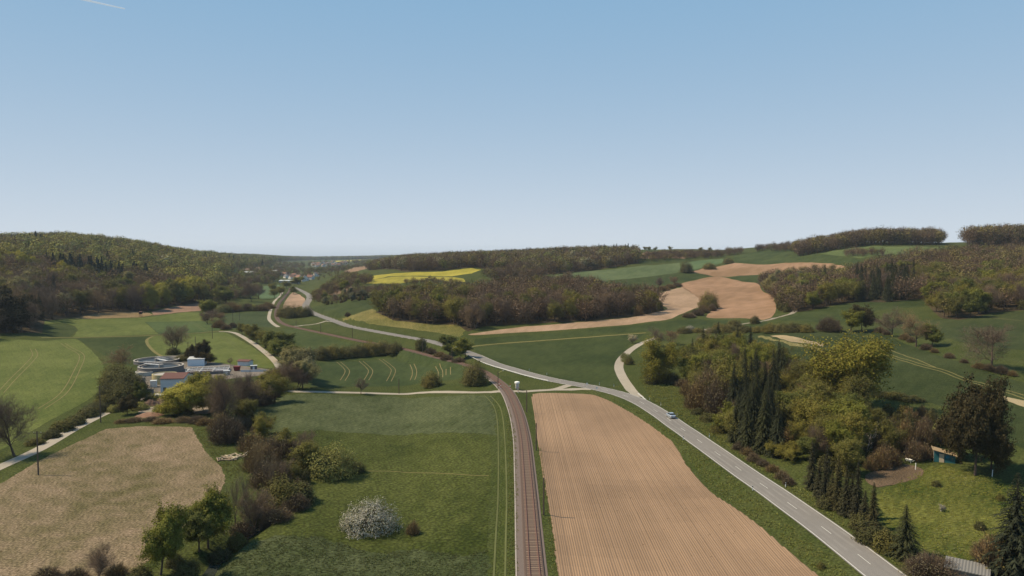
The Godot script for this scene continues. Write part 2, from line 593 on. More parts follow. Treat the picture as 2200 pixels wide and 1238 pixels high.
func make_tree(called: String, kind: String, seed_: int, o: Dictionary) -> void:
	var rng := RandomNumberGenerator.new()
	rng.seed = seed_
	var base := {"depth": 4, "woody": 2, "bend": 0.22, "lift": [0.15, 0.12, 0.1, 0.08, 0.05], "kids": [2, 2, 2, 2, 0], "open": [28, 58], "ratio": [0.62, 0.6, 0.62, 0.65, 0.6], "bare": 0.12, "fine": 0.022, "leaves": 0, "spread": 0.6, "leaf_size": 0.2,
		"twig": Color(1, 1, 1), "leaf": Color(1, 1, 1), "leaf2": Color(1, 1, 1), "h": 14.0, "w": 10.0, "stems": 1, "r": 0.3}
	base.merge(o, true)
	var wood := Shape.new()
	var crown := Shape.new()
	for k in base.stems:
		var lean := Vector3.UP if base.stems == 1 else (Vector3.UP + rand_dir(rng) * 0.5 * Vector3(1, 0.2, 1)).normalized()
		grow(Vector3(0, -0.3, 0) + rand_dir(rng) * Vector3(1, 0, 1) * (0.0 if base.stems == 1 else 0.4), lean, base.h * 0.72, base.r, 0, base, wood, crown, rng)
	fit([wood, crown], base.h, base.w)
	add_proto(called, kind, wood, crown, base.h, base.w)

func add_proto(called: String, kind: String, wood: Shape, crown: Shape, h: float, w: float) -> void:
	if not protos.has(called):
		protos[called] = []
	protos[called].append({"wood": wood.mesh() if wood.v.size() else null, "crown": crown.mesh(), "h": h, "w": w, "kind": kind})

func make_spruce(called: String, seed_: int, h: float, w: float, droop: float, dense: int, col: Color) -> void:
	var rng := RandomNumberGenerator.new()
	rng.seed = seed_
	var wood := Shape.new()
	var crown := Shape.new()
	wood.col = Color(0.8, 0.75, 0.7)
	wood.tube(Vector3(0, -0.3, 0), Vector3(0, h * 0.5, 0), h * 0.018, h * 0.011, 6)
	wood.tube(Vector3(0, h * 0.5, 0), Vector3(0, h * 0.97, 0), h * 0.011, 0.02, 5)
	var rounds := dense
	for k in rounds:
		var f := float(k) / rounds
		var y := h * (0.06 + 0.93 * f)
		var reach := w * 0.5 * pow(1.0 - f, 0.85) * rng.randf_range(0.75, 1.12) + 0.12
		var n := int(10 - 4 * f)
		for b in n:
			var az := TAU * (b + rng.randf()) / n + k * 2.4
			var out := Vector3(cos(az), 0, sin(az))
			var len := reach * rng.randf_range(0.6, 1.1)
			var steps := 5
			var p := Vector3(0, y, 0)
			for s in steps:
				var q := p + (out + Vector3.DOWN * (droop * (0.3 + 0.35 * s)) + rand_dir(rng) * 0.15) * len / steps
				crown.col = col * rng.randf_range(0.55, 1.0)
				crown.col.a = 1.0
				var side := out.cross(Vector3.UP) * len * 0.2 * (1.1 - 0.14 * s) * rng.randf_range(0.7, 1.2)
				var sag := Vector3.DOWN * len * 0.12 * rng.randf_range(0.2, 1.2)
				crown.tri(p, q + (q - p) * 0.4 + side + sag, q)
				crown.tri(p, q, q + (q - p) * 0.4 - side + sag)
				crown.sliver(p, q + rand_dir(rng) * len * 0.25 + sag, 0.06, rng)
				crown.sliver(p, q + rand_dir(rng) * len * 0.3, 0.06, rng)
				p = q
	add_proto(called, "spruce", wood, crown, h, w)

func make_bush(called: String, kind: String, seed_: int, h: float, w: float, leaves: int, size: float, twigs: int, leaf: Color, leaf2: Color, twig: Color, hollow := 0.55) -> void:
	var rng := RandomNumberGenerator.new()
	rng.seed = seed_
	var lump := FastNoiseLite.new()
	lump.seed = seed_
	lump.frequency = 0.9
	var wood := Shape.new()
	var crown := Shape.new()
	for k in 9:
		var d := (rand_dir(rng) * Vector3(1, 0.3, 1) + Vector3.UP * 1.3).normalized()
		var p := Vector3(rng.randf_range(-0.3, 0.3), -0.2, rng.randf_range(-0.3, 0.3))
		var q := p + d * h * 0.55
		wood.col = tone(rng, 0.7, 0.05)
		wood.tube(p, q, 0.09, 0.04, 4)
		wood.tube(q, q + (d + rand_dir(rng) * 0.5).normalized() * h * 0.35, 0.04, 0.012, 3)
	for k in twigs:
		var d := rand_dir(rng)
		d.y = absf(d.y) * 0.9 + 0.05
		var edge := 1.0 + 0.42 * lump.get_noise_3dv(d * 2.2)
		var e := Vector3(d.x * w * 0.5, d.y * h * 0.86, d.z * w * 0.5) * edge
		var p := e * rng.randf_range(0.25, 0.85)
		crown.col = twig * rng.randf_range(0.6, 1.0)
		crown.col.a = 1.0
		crown.sliver(p, p + (e.normalized() + Vector3.UP * 0.5 + rand_dir(rng) * 0.45).normalized() * minf(h * 0.28, 1.6) * rng.randf_range(0.5, 1.2), 0.035, rng)
	for k in leaves:
		var d := rand_dir(rng)
		d.y = absf(d.y) * 1.05 - 0.05
		var edge := 1.0 + 0.42 * lump.get_noise_3dv(d * 2.2) + 0.12 * lump.get_noise_3dv(d * 7.0)
		var f := pow(rng.randf_range(pow(hollow, 3.0), 1.0), 0.3333)
		var p := Vector3(d.x * w * 0.5, maxf(d.y, 0.0) * h * 0.86 + 0.08 * h, d.z * w * 0.5) * edge * f
		crown.col = leaf.lerp(leaf2, rng.randf()) * rng.randf_range(0.6, 1.0)
		crown.col.a = 1.0
		crown.leaf_out(p, size * rng.randf_range(0.55, 1.3), d + Vector3.UP * 0.2, 0.4, rng)
	fit([wood, crown], h, w)
	add_proto(called, kind, wood, crown, h, w)

# a wood tree seen from afar: fewer, larger faces, trunk and crown in one mesh
func make_far(called: String, seed_: int, h: float, w: float, n: int, size: float, a: Color, b: Color, twigs: int, twig: Color, cone := false) -> void:
	var rng := RandomNumberGenerator.new()
	rng.seed = seed_
	var lump := FastNoiseLite.new()
	lump.seed = seed_
	lump.frequency = 0.8
	var s := Shape.new()
	s.col = twig * 0.8
	s.tube(Vector3(0, -1, 0), Vector3(0, h * 0.6, 0), 0.28, 0.12, 4)
	for k in 6:
		var d := (rand_dir(rng) * Vector3(1, 0.4, 1) + Vector3.UP * 0.9).normalized()
		s.sliver(Vector3(0, h * rng.randf_range(0.25, 0.5), 0), Vector3(0, h * 0.4, 0) + d * h * 0.45, 0.14, rng)
	for k in twigs:
		var d := rand_dir(rng)
		d.y = d.y * 0.75 + 0.05
		var edge := 1.0 + 0.4 * lump.get_noise_3dv(d * 2.0)
		var e := Vector3(d.x * w * 0.5, h * 0.55 + d.y * h * 0.6, d.z * w * 0.5) * Vector3(edge, 1, edge)
		var p := Vector3(0, h * 0.42, 0).lerp(e, rng.randf_range(0.35, 0.8))
		s.col = twig * rng.randf_range(0.6, 1.0)
		s.sliver(p, p + ((e - p).normalized() + Vector3.UP * 0.4 + rand_dir(rng) * 0.4).normalized() * h * 0.17, 0.10, rng)
	var lumps := []
	for k in 6:
		var d := rand_dir(rng)
		lumps.append([Vector3(d.x * w * 0.22, h * 0.55 + d.y * h * 0.2, d.z * w * 0.22), rng.randf_range(0.27, 0.42) * w])
	for k in n:
		s.col = a.lerp(b, rng.randf()) * rng.randf_range(0.78, 1.0)
		s.col.a = 1.0
		if cone:
			var f := rng.randf()
			var az := rng.randf() * TAU
			var r := w * 0.5 * (1.0 - f) * sqrt(rng.randf_range(0.3, 1.0))
			s.leaf_out(Vector3(cos(az) * r, h * (0.08 + 0.92 * f), sin(az) * r), size * rng.randf_range(0.6, 1.3), Vector3(cos(az), 0.4, sin(az)), 0.4, rng)
		else:
			var l: Array = lumps[rng.randi() % lumps.size()]
			var d := rand_dir(rng)
			var r: float = l[1] * pow(rng.randf_range(0.45, 1.0), 0.3333)
			var p: Vector3 = l[0] + Vector3(d.x, d.y * 1.15, d.z) * r
			s.leaf_out(p, size * rng.randf_range(0.6, 1.3), d + Vector3.UP * 0.15, 0.22, rng)
	if not far_mesh.has(called):
		far_mesh[called] = []
	far_mesh[called].append(s.mesh())

func plant_mat(called: String, col: Color, shine_through := 0.0) -> StandardMaterial3D:
	var m := mat(called, col * ALBEDO, 0.85, true)
	m.metallic_specular = 0.25
	if shine_through > 0.0:
		m.backlight_enabled = true
		m.backlight = lin(shine_through, shine_through, shine_through * 0.7)
	return m

const SPECIES := {
	"bare": ["bare_tree", "tree"], "bud": ["budding_tree", "tree"], "leaf": ["green_tree", "tree"], "willow": ["willow_tree", "tree"], "spruce": ["spruce_tree", "tree"], "slim": ["slender_conifer", "tree"],
	"dark": ["ivy_clad_tree", "tree"], "dead": ["dead_tree", "tree"], "shrub": ["shrub", "shrub"], "dry": ["dry_shrub", "shrub"], "pale": ["pale_shrub", "shrub"], "blossom": ["blossoming_shrub", "shrub"], "yellow": ["olive_tree_in_leaf", "tree"],
	"grey": ["silvery_tree", "tree"], "olive": ["olive_shrub", "shrub"], "sapling": ["blossoming_sapling", "tree"], "slender": ["slender_bare_tree", "tree"],
}
var plant_no := 0
const LANDMARKS := [[795, 1138, "blossoming shrub"], [500, 984, "branch heap"], [216, 908, "crossarm pole"], [82, 1021, "fallow-field pole"], [323, 870, "earth mound"], [405, 888, "yellow-green willow"], [509, 797, "red skip"], [370, 847, "red-roofed building"], [337, 785, "round tanks"], [424, 784, "pale hall"], [1090, 842, "level crossing"], [1523, 664, "lone olive tree"], [1646, 689, "gravel track"], [1858, 985, "dead tree"], [2028, 990, "teal shed"], [1915, 1028, "vegetable bed"], [1440, 897, "silver car"], [1630, 950, "dark spruces"], [2132, 792, "spreading tree"], [302, 681, "hunting hide"], [200, 677, "stubble strip"], [400, 664, "red-brown plot"], [900, 590, "rapeseed field"], [850, 692, "dry bank"], [594, 680, "railway bend"], [664, 640, "road bend"], [622, 608, "long hall"], [540, 588, "white greenhouse"], [1700, 575, "upper ploughland"], [985, 765, "roadside trees"], [1335, 800, "side road"], [2078, 1240, "corrugated hut"], [1800, 1095, "slim conifers"], [1832, 880, "olive-yellow tree"], [1200, 706, "tan strip"], [1720, 736, "tan stripe"], [775, 846, "concrete lane"], [1345, 690, "green strip"], [1800, 664, "dark field"], [1930, 722, "field terrace"], [2126, 676, "slope field"], [130, 710, "small field"]]
var landmark_spots := []

# a label's last words: the landmark a plant of a group stands near, where one is close
func near(label: String, g: Vector2) -> String:
	if landmark_spots.is_empty():
		for e in LANDMARKS:
			landmark_spots.append(hit(e[0], e[1]))
	var best := -1
	var least := g.y * 0.13
	for k in landmark_spots.size():
		var away: float = g.distance_to(landmark_spots[k])
		if away < least:
			least = away
			best = k
	if best < 0:
		return label
	var more := "%s near the %s" % [label, LANDMARKS[best][2]]
	return more if more.split(" ").size() <= 16 and not LANDMARKS[best][2] in label else label

func tinted(called: String, k: int) -> Material:
	if k == 0:
		return mats[called]
	var key := "%s tint %d" % [called, k]
	if not mats.has(key):
		var m: StandardMaterial3D = mats[called].duplicate()
		m.resource_name = key
		var c := m.albedo_color.srgb_to_linear() * (Color(0.74, 0.76, 0.84) if k == 1 else Color(1.16, 1.1, 0.9))
		m.albedo_color = lin(c.r, c.g, c.b)
		mats[key] = m
	return mats[key]

func plant(kind: String, g: Vector2, h: float, w: float, label: String, group := "", lean := 0.0) -> Node3D:
	plant_no += 1
	var list: Array = protos[kind + "_big"] if w > 7.0 and protos.has(kind + "_big") else protos[kind]
	var pr: Dictionary = list[(plant_no * 7 + int(g.x * 3.0) + 1000) % list.size()]
	var o := thing(SPECIES[kind][0], label, SPECIES[kind][1], at(g, -0.05), fmod(plant_no * 2.399, TAU), group)
	o.scale = Vector3(w / pr.w, h / pr.h, w / pr.w)
	if lean != 0.0:
		o.rotation = Vector3(0, 0, lean)
	if pr.wood:
		put("trunk" if SPECIES[kind][1] == "tree" else "stems", pr.wood, mats["bark " + kind] if mats.has("bark " + kind) else mats["bark"], o)
	put("crown", pr.crown, tinted("crown " + kind, plant_no % 3), o)
	return o

# a plant given by its foot, top and width in the photograph; its distance is where the foot meets the ground
func stand(kind: String, u: float, v: float, top: float, wide: float, label: String, group := "", lean := 0.0) -> Node3D:
	var g := hit(u, v)
	return plant(kind, g, (v - top) / F * g.y * 1.02, wide / F * g.y, label, group, lean)

func inside_spots(poly: PackedVector2Array, gap: float, rng: RandomNumberGenerator) -> PackedVector2Array:
	var lo := poly[0]
	var hi := poly[0]
	for p in poly:
		lo = lo.min(p)
		hi = hi.max(p)
	var out := PackedVector2Array()
	var y := lo.y
	var odd := false
	while y < hi.y:
		var x := lo.x + (gap * 0.5 if odd else 0.0)
		while x < hi.x:
			var g := Vector2(x + rng.randf_range(-0.4, 0.4) * gap, y + rng.randf_range(-0.4, 0.4) * gap)
			if Geometry2D.is_point_in_polygon(g, poly):
				out.append(g)
			x += gap
		y += gap * 0.87
		odd = not odd
	return out

# trees of a wood: mix = [[kind, share], ...]; hmin..hmax in metres
func wood(poly: PackedVector2Array, gap: float, seed_: int, hmin: float, hmax: float, where: String, mix: Callable) -> void:
	var rng := RandomNumberGenerator.new()
	rng.seed = seed_
	for g in inside_spots(poly, gap, rng):
		var kind: String = mix.call(g, rng)
		if kind == "":
			continue
		var h := rng.randf_range(hmin, hmax) * (1.0 + 0.15 * noise_mid.get_noise_2d(g.x * 3.0, g.y * 3.0))
		if kind in ["shrub", "dry", "pale", "olive"]:
			h *= 0.45
		if kind == "spruce" and g.y < 600.0:
			h *= 1.25
		wild.append({"kind": kind, "g": g, "h": h, "w": h * rng.randf_range(0.62, 0.85) if not kind in ["spruce", "slim"] else h * rng.randf_range(0.36, 0.46), "where": where, "size": h / g.y, "r": rng.randf()})

const WILD_LABEL := {"bare": "bare brown leafless tree", "bud": "olive budding tree", "leaf": "fresh green leafy tree", "willow": "yellow-green tree", "spruce": "dark pointed spruce", "shrub": "low dark green shrub", "dry": "low brown twiggy shrub", "grey": "silvery green tree", "yellow": "olive-yellow tree", "dark": "dark ivy-clad tree", "pale": "pale green shrub", "olive": "olive rounded shrub", "slim": "slim dark conifer", "blossom": "white blossoming shrub"}
const FAR_OF := {"bare": "far_bare", "bud": "far_bud", "leaf": "far_green", "willow": "far_yellow", "yellow": "far_bud", "spruce": "far_spruce", "slim": "far_spruce", "dark": "far_dark", "shrub": "far_bud", "dry": "far_bare", "grey": "far_grey", "pale": "far_green", "olive": "far_bud"}

func plant_woods() -> void:
	wild.sort_custom(func(a, b): return a.size > b.size)
	var count := {}
	var rest := {}
	for e in wild:
		var n: int = count.get(e.kind, 0)
		if n < 235 and e.g.y < 720.0:
			count[e.kind] = n + 1
			plant(e.kind, e.g, e.h, e.w, near("%s %s" % [WILD_LABEL[e.kind], e.where], e.g), "%ss %s" % [WILD_LABEL[e.kind], e.where])
			continue
		if not rest.has(e.where):
			rest[e.where] = {}
		var f: String = FAR_OF[e.kind]
		if not rest[e.where].has(f):
			rest[e.where][f] = []
		rest[e.where][f].append(e)
	for where in rest:
		var o := Node3D.new()
		o.name = numbered("forest")
		add_child(o)
		tag(o, "mass of trees " + where, "forest", "", "stuff")
		for f in rest[where]:
			var list: Array = rest[where][f]
			var meshes: Array = far_mesh[f]
			for k in meshes.size():
				var mine := list.filter(func(e): return int(e.r * 997.0) % meshes.size() == k)
				if mine.is_empty():
					continue
				var mm := MultiMesh.new()
				mm.transform_format = MultiMesh.TRANSFORM_3D
				mm.use_colors = true
				mm.mesh = meshes[k]
				mm.instance_count = mine.size()
				for q in mine.size():
					var e: Dictionary = mine[q]
					var b := Basis(Vector3.UP, e.r * 57.0).scaled(Vector3(e.w / 8.3, e.h / 14.0, e.w / 8.3))
					mm.set_instance_transform(q, Transform3D(b, at(e.g, -0.3)))
					var t: float = 0.5 + 0.5 * fmod(e.r * 31.7, 1.0)
					var warm: float = 0.1 * (fmod(e.r * 77.3, 1.0) - 0.5)
					mm.set_instance_color(q, Color(t * (1.0 + warm), t, t * (1.0 - warm)))
				var i := MultiMeshInstance3D.new()
				i.name = {"far_bare": "leafless_crowns", "far_bud": "budding_crowns", "far_green": "green_crowns", "far_yellow": "yellow_crowns", "far_spruce": "spruce_crowns", "far_dark": "dark_crowns", "far_grey": "silvery_crowns"}[f]
				i.multimesh = mm
				i.material_override = mats[f]
				i.set_meta("kind", "stuff")
				o.add_child(i, true)

func make_plants() -> void:
	plant_mat("bark", Color(0.12, 0.09, 0.07))
	plant_mat("crown bare", Color(0.215, 0.153, 0.105))
	plant_mat("crown slender", Color(0.24, 0.18, 0.115))
	plant_mat("crown bud", Color(0.225, 0.195, 0.062), 0.35)
	plant_mat("crown leaf", Color(0.195, 0.20, 0.055), 0.45)
	plant_mat("crown willow", Color(0.47, 0.40, 0.085), 0.45)
	plant_mat("crown yellow", Color(0.27, 0.225, 0.042), 0.4)
	plant_mat("crown grey", Color(0.29, 0.28, 0.16), 0.4)
	plant_mat("crown spruce", Color(0.050, 0.058, 0.030), 0.1)
	plant_mat("crown slim", Color(0.07, 0.068, 0.035), 0.1)
	plant_mat("crown dark", Color(0.085, 0.078, 0.035), 0.2)
	plant_mat("crown dead", Color(0.5, 0.43, 0.35))
	plant_mat("bark dead", Color(0.45, 0.38, 0.3))
	plant_mat("crown shrub", Color(0.125, 0.115, 0.045), 0.3)
	plant_mat("crown dry", Color(0.205, 0.158, 0.107), 0.15)
	plant_mat("crown olive", Color(0.19, 0.165, 0.065), 0.35)
	plant_mat("crown pale", Color(0.25, 0.25, 0.10), 0.4)
	plant_mat("crown blossom", Color(0.62, 0.58, 0.5), 0.4)
	plant_mat("crown sapling", Color(0.5, 0.47, 0.4), 0.3)
	for k in ["far_bare", "far_bud", "far_green", "far_yellow", "far_spruce", "far_dark", "far_grey"]:
		plant_mat(k, {"far_bare": Color(0.225, 0.16, 0.112), "far_bud": Color(0.255, 0.215, 0.085), "far_green": Color(0.235, 0.24, 0.08), "far_yellow": Color(0.40, 0.355, 0.095), "far_spruce": Color(0.055, 0.07, 0.045), "far_dark": Color(0.09, 0.085, 0.045), "far_grey": Color(0.40, 0.37, 0.25)}[k], 0.3)
	var w := Color(1, 1, 1)
	var brown := Color(0.75, 0.62, 0.55)
	for s in 5:
		make_tree("bare", "bare", 11 + s, {"h": 15.0, "w": 11.5, "kids": [2, 3, 3, 3, 0], "fine": 0.028, "twig": w, "r": 0.28, "stems": 1 if s < 3 else 2})
		make_tree("bud", "bud", 31 + s, {"h": 14.0, "w": 10.5, "kids": [2, 3, 2, 2, 0], "leaves": 2, "spread": 0.75, "leaf_size": 0.17, "twig": Color(0.75, 0.6, 0.95), "leaf": w, "leaf2": Color(0.8, 0.95, 0.6)})
		make_tree("leaf", "leaf", 51 + s, {"h": 13.0, "w": 9.5, "kids": [2, 3, 2, 2, 0], "leaves": 4, "spread": 0.85, "leaf_size": 0.21, "twig": Color(0.6, 0.4, 0.7), "leaf": w, "leaf2": Color(0.75, 0.85, 0.6)})
	for s in 3:
		make_tree("yellow", "yellow", 71 + s, {"h": 16.0, "w": 15.0, "kids": [2, 3, 3, 2, 0], "leaves": 2, "spread": 0.9, "leaf_size": 0.2, "twig": Color(0.42, 0.36, 0.9), "leaf": w, "leaf2": Color(0.7, 0.85, 0.7), "open": [38, 72], "r": 0.42, "bare": 0.0, "lift": [0.15, 0.02, 0.02, 0.0, 0.0]})
		make_tree("willow", "willow", 81 + s, {"h": 12.0, "w": 12.0, "kids": [2, 3, 2, 2, 0], "leaves": 4, "spread": 1.0, "leaf_size": 0.2, "twig": Color(0.3, 0.25, 0.6), "lift": [0.1, 0.05, -0.02, -0.15, -0.2], "leaf": w, "leaf2": Color(0.75, 0.85, 0.6), "stems": 2})
		make_tree("grey", "grey", 91 + s, {"h": 12.0, "w": 9.0, "kids": [2, 3, 2, 2, 0], "leaves": 3, "spread": 0.8, "leaf_size": 0.19, "twig": Color(0.6, 0.5, 0.6), "leaf": w, "leaf2": Color(0.85, 0.8, 0.7)})
		make_tree("dark", "dark", 101 + s, {"h": 17.0, "w": 10.0, "kids": [3, 3, 2, 2, 0], "leaves": 4, "spread": 0.7, "leaf_size": 0.25, "bare": 0.1, "twig": w, "leaf": w, "leaf2": Color(0.9, 0.7, 0.6), "lift": [0.15, 0.02, -0.05, -0.1, -0.1], "r": 0.42})
		make_tree("slender", "slender", 111 + s, {"h": 11.0, "w": 4.0, "kids": [1, 2, 2, 1, 0], "fine": 0.02, "twig": w, "open": [14, 32], "r": 0.12, "stems": 3, "lift": [0.3, 0.3, 0.2, 0.2, 0.1]})
	for s in 2:
		make_tree("dead", "dead", 121 + s, {"h": 7.0, "w": 5.0, "kids": [1, 2, 1, 0, 0], "fine": 0.035, "twig": w, "depth": 3, "r": 0.16, "stems": 2})
		make_tree("sapling", "sapling", 131 + s, {"h": 5.0, "w": 5.0, "kids": [2, 2, 2, 1, 0], "leaves": 1, "spread": 0.35, "leaf_size": 0.1, "twig": Color(0.3, 0.25, 0.2), "leaf": w, "leaf2": Color(0.8, 0.75, 0.6), "stems": 2, "r": 0.1})
	for s in 4:
		make_spruce("spruce", 201 + s, 16.0, 6.0, 0.5, 44, w)
		make_spruce("slim", 221 + s, 10.0, 2.6, 0.3, 46, w)
		make_bush("shrub", "shrub", 241 + s, 4.0, 5.0, 2600, 0.17, 700, w, Color(0.8, 0.9, 0.7), Color(0.8, 0.6, 0.7))
		make_bush("dry", "dry", 261 + s, 4.0, 5.0, 500, 0.13, 2600, Color(0.8, 0.9, 0.5), w, Color(1, 0.9, 0.85))
		make_bush("olive", "olive", 321 + s, 6.0, 6.0, 4200, 0.17, 1300, w, Color(0.8, 0.85, 0.7), Color(0.7, 0.6, 0.7))
		make_bush("pale", "pale", 281 + s, 4.0, 5.0, 2800, 0.16, 600, w, Color(0.8, 0.85, 0.7), Color(0.5, 0.4, 0.5))
	for s in 2:
		make_bush("shrub_big", "shrub", 341 + s, 7.5, 10.0, 8500, 0.17, 1500, w, Color(0.8, 0.9, 0.7), Color(0.8, 0.6, 0.7))
		make_bush("olive_big", "olive", 351 + s, 7.5, 9.0, 8000, 0.16, 1800, w, Color(0.8, 0.85, 0.7), Color(0.7, 0.6, 0.7))
		make_bush("dry_big", "dry", 361 + s, 7.0, 9.5, 1800, 0.13, 7500, Color(0.8, 0.9, 0.5), w, Color(1, 0.9, 0.85))
		make_bush("pale_big", "pale", 371 + s, 5.5, 10.0, 9000, 0.14, 1500, w, Color(0.8, 0.85, 0.7), Color(0.5, 0.4, 0.5))
		make_bush("blossom", "blossom", 301 + s, 5.5, 10.0, 6500, 0.13, 900, w, Color(0.75, 0.75, 0.5), Color(0.25, 0.2, 0.15), 0.7)
	for s in 3:
		make_far("far_bare", 401 + s, 14.0, 10.0, 260, 0.36, Color(0.9, 0.88, 0.8), w, 260, Color(1, 0.95, 0.92))
		make_far("far_bud", 421 + s, 14.0, 10.0, 330, 0.45, w, Color(0.85, 0.85, 0.7), 110, Color(0.7, 0.6, 0.8))
		make_far("far_green", 441 + s, 14.0, 10.0, 330, 0.55, w, Color(0.8, 0.9, 0.7), 60, Color(0.5, 0.4, 0.6))
		make_far("far_yellow", 461 + s, 14.0, 10.0, 380, 0.55, w, Color(0.75, 0.85, 0.7), 60, Color(0.4, 0.35, 0.6))
		make_far("far_grey", 481 + s, 14.0, 10.0, 280, 0.5, w, Color(0.8, 0.8, 0.7), 120, Color(0.6, 0.5, 0.5))
		make_far("far_spruce", 501 + s, 14.0, 10.0, 260, 0.75, w, Color(0.7, 0.8, 0.8), 0, w, true)
		make_far("far_dark", 521 + s, 14.0, 10.0, 330, 0.55, w, Color(0.8, 0.75, 0.7), 60, w)

# ---------------------------------------------------------------- the scene
var main_road := PackedVector2Array()
var rail := PackedVector2Array()
var creek := PackedVector2Array()

func _ready() -> void:
	var t0 := Time.get_ticks_msec()
	sky_and_camera()
	noise_lo.seed = 3
	noise_lo.frequency = 0.006
	noise_mid.seed = 5
	noise_mid.frequency = 0.03
	noise_hi.seed = 9
	noise_hi.frequency = 0.22
	noise_hi.fractal_octaves = 2
	build_heights()
	plan_ways()
	build_normals()
	print("heights ", Time.get_ticks_msec() - t0)
	make_textures()
	make_ground()
	make_fields()
	print("fields ", Time.get_ticks_msec() - t0)
	make_ways()
	print("ways ", Time.get_ticks_msec() - t0)
	make_plants()
	print("plants ", Time.get_ticks_msec() - t0)
	place_plants()
	place_woods()
	plant_woods()
	print("woods ", Time.get_ticks_msec() - t0, " ", wild.size())
	make_plant_works()
	make_villages()
	make_small_things()
	print("done ", Time.get_ticks_msec() - t0)

func sky_and_camera() -> void:
	var cam := Camera3D.new()
	cam.name = "camera"
	cam.position = Vector3(0, CAM_H, 0)
	cam.rotation = Vector3(-PITCH, 0, 0)
	cam.fov = rad_to_deg(2.0 * atan(619.0 / F))
	cam.near = 0.5
	cam.far = 40000.0
	add_child(cam)
	cam.current = true
	var env := Environment.new()
	env.background_mode = Environment.BG_SKY
	var sky := Sky.new()
	var sm := ProceduralSkyMaterial.new()
	sm.sky_top_color = lin(0.175, 0.375, 0.595)
	sm.sky_horizon_color = lin(0.65, 0.71, 0.77)
	sm.sky_curve = 0.135
	sm.ground_bottom_color = lin(0.10, 0.11, 0.08)
	sm.ground_horizon_color = lin(0.50, 0.58, 0.66)
	sm.ground_curve = 0.05
	sm.sun_angle_max = 1.0
	sky.sky_material = sm
	env.sky = sky
	env.tonemap_mode = Environment.TONE_MAPPER_LINEAR
	env.tonemap_exposure = 1.36
	env.background_energy_multiplier = 0.76
	env.sdfgi_enabled = true
	env.ssao_enabled = true
	env.ssil_enabled = true
	env.fog_enabled = true
	env.fog_density = 0.000055
	env.fog_light_color = lin(0.55, 0.65, 0.78)
	var we := WorldEnvironment.new()
	we.name = "environment"
	we.environment = env
	add_child(we)
	var sun := DirectionalLight3D.new()
	sun.name = "sun"
	var el := deg_to_rad(SUN_EL)
	var az := deg_to_rad(SUN_AZ)
	var towards := Vector3(cos(el) * cos(az), -sin(el), cos(el) * sin(az))
	sun.basis = Basis.looking_at(towards, Vector3.UP)
	sun.light_energy = 1.6
	sun.light_color = Color(1.0, 0.92, 0.78)
	sun.light_angular_distance = 0.5
	sun.shadow_enabled = true
	add_child(sun)

func plan_ways() -> void:
	# the country road: [u, v, height of the road there]
	var m := [[2110, 1400, 1.3], [1902, 1238, 1.2], [1838, 1188, 1.1], [1770, 1136, 1.0], [1710, 1093, 1.0], [1658, 1056, 0.9], [1612, 1025, 0.9], [1572, 997, 0.8], [1537, 972, 0.8], [1506, 950.5, 0.7], [1478, 930.5, 0.7], [1452, 913, 0.6], [1430, 897, 0.6], [1407, 882, 0.6], [1385, 869, 0.5], [1360, 857, 0.5], [1329, 846, 0.5], [1300, 838.5, 0.5], [1261, 830, 0.5], [1213, 821.5, 0.5], [1175, 814, 0.5], [1135, 804, 0.5], [1100, 794, 0.5], [1063, 783, 0.5], [1035, 771, 0.5], [1015, 762, 0.5], [975, 748, 0.5], [945, 739, 0.5], [913, 731, 0.5], [850, 720, 0.4], [788, 709, 0.4], [750, 701.5, 0.3], [726, 693, 0.3], [700, 683.5, 0.3], [675, 674, 0.3], [660, 665, 0.3], [657, 655, 0.3], [664, 644, 0.3], [664, 636, 0.3], [655, 629, 0.3], [643, 623, 0.3], [633, 618, 0.3]]
	var line := []
	for e in m:
		var g := flat(e[0], e[1], e[2])
		line.append(Vector3(g.x, g.y, e[2]))
		main_road.append(g)
	main_road = smooth(main_road, 4)
	carve(line, 0, 9.0)
	settle(4.2, 8.5)
	var r := [[1166, 1400], [1150, 1238], [1143, 1148], [1138, 1078], [1132.5, 1010], [1127.5, 953], [1122, 920], [1116, 895], [1108, 872], [1098, 850], [1088, 836], [1074, 822], [1058, 810], [1043, 800], [1018, 790], [987, 780], [926, 765], [863, 749], [773, 732.5], [700, 717.5], [635, 703.5], [613, 697.5], [600, 690], [594, 680], [594, 667], [600, 651], [612, 637], [621, 626], [623, 619]]
	line = []
	for e in r:
		var g := flat(e[0], e[1], 0.45)
		line.append(Vector3(g.x, g.y, 0.3))
		rail.append(g)
	rail = smooth(rail, 4)
	carve(line, 0, 6.5)
	settle(3.2, 6.0)
	var c := [[250, 1500], [400, 1290], [455, 1205], [485, 1172], [540, 1130], [590, 1098], [620, 1060], [600, 1010], [560, 965], [520, 920], [500, 880], [545, 850], [600, 838]]
	line = []
	for e in c:
		var g := flat(e[0], e[1])
		creek.append(g)
		line.append(Vector3(g.x, g.y, -1.6))
	creek = smooth(creek, 4)
	carve(line, 0.8, 4.0, true)
	settle(0, 1)

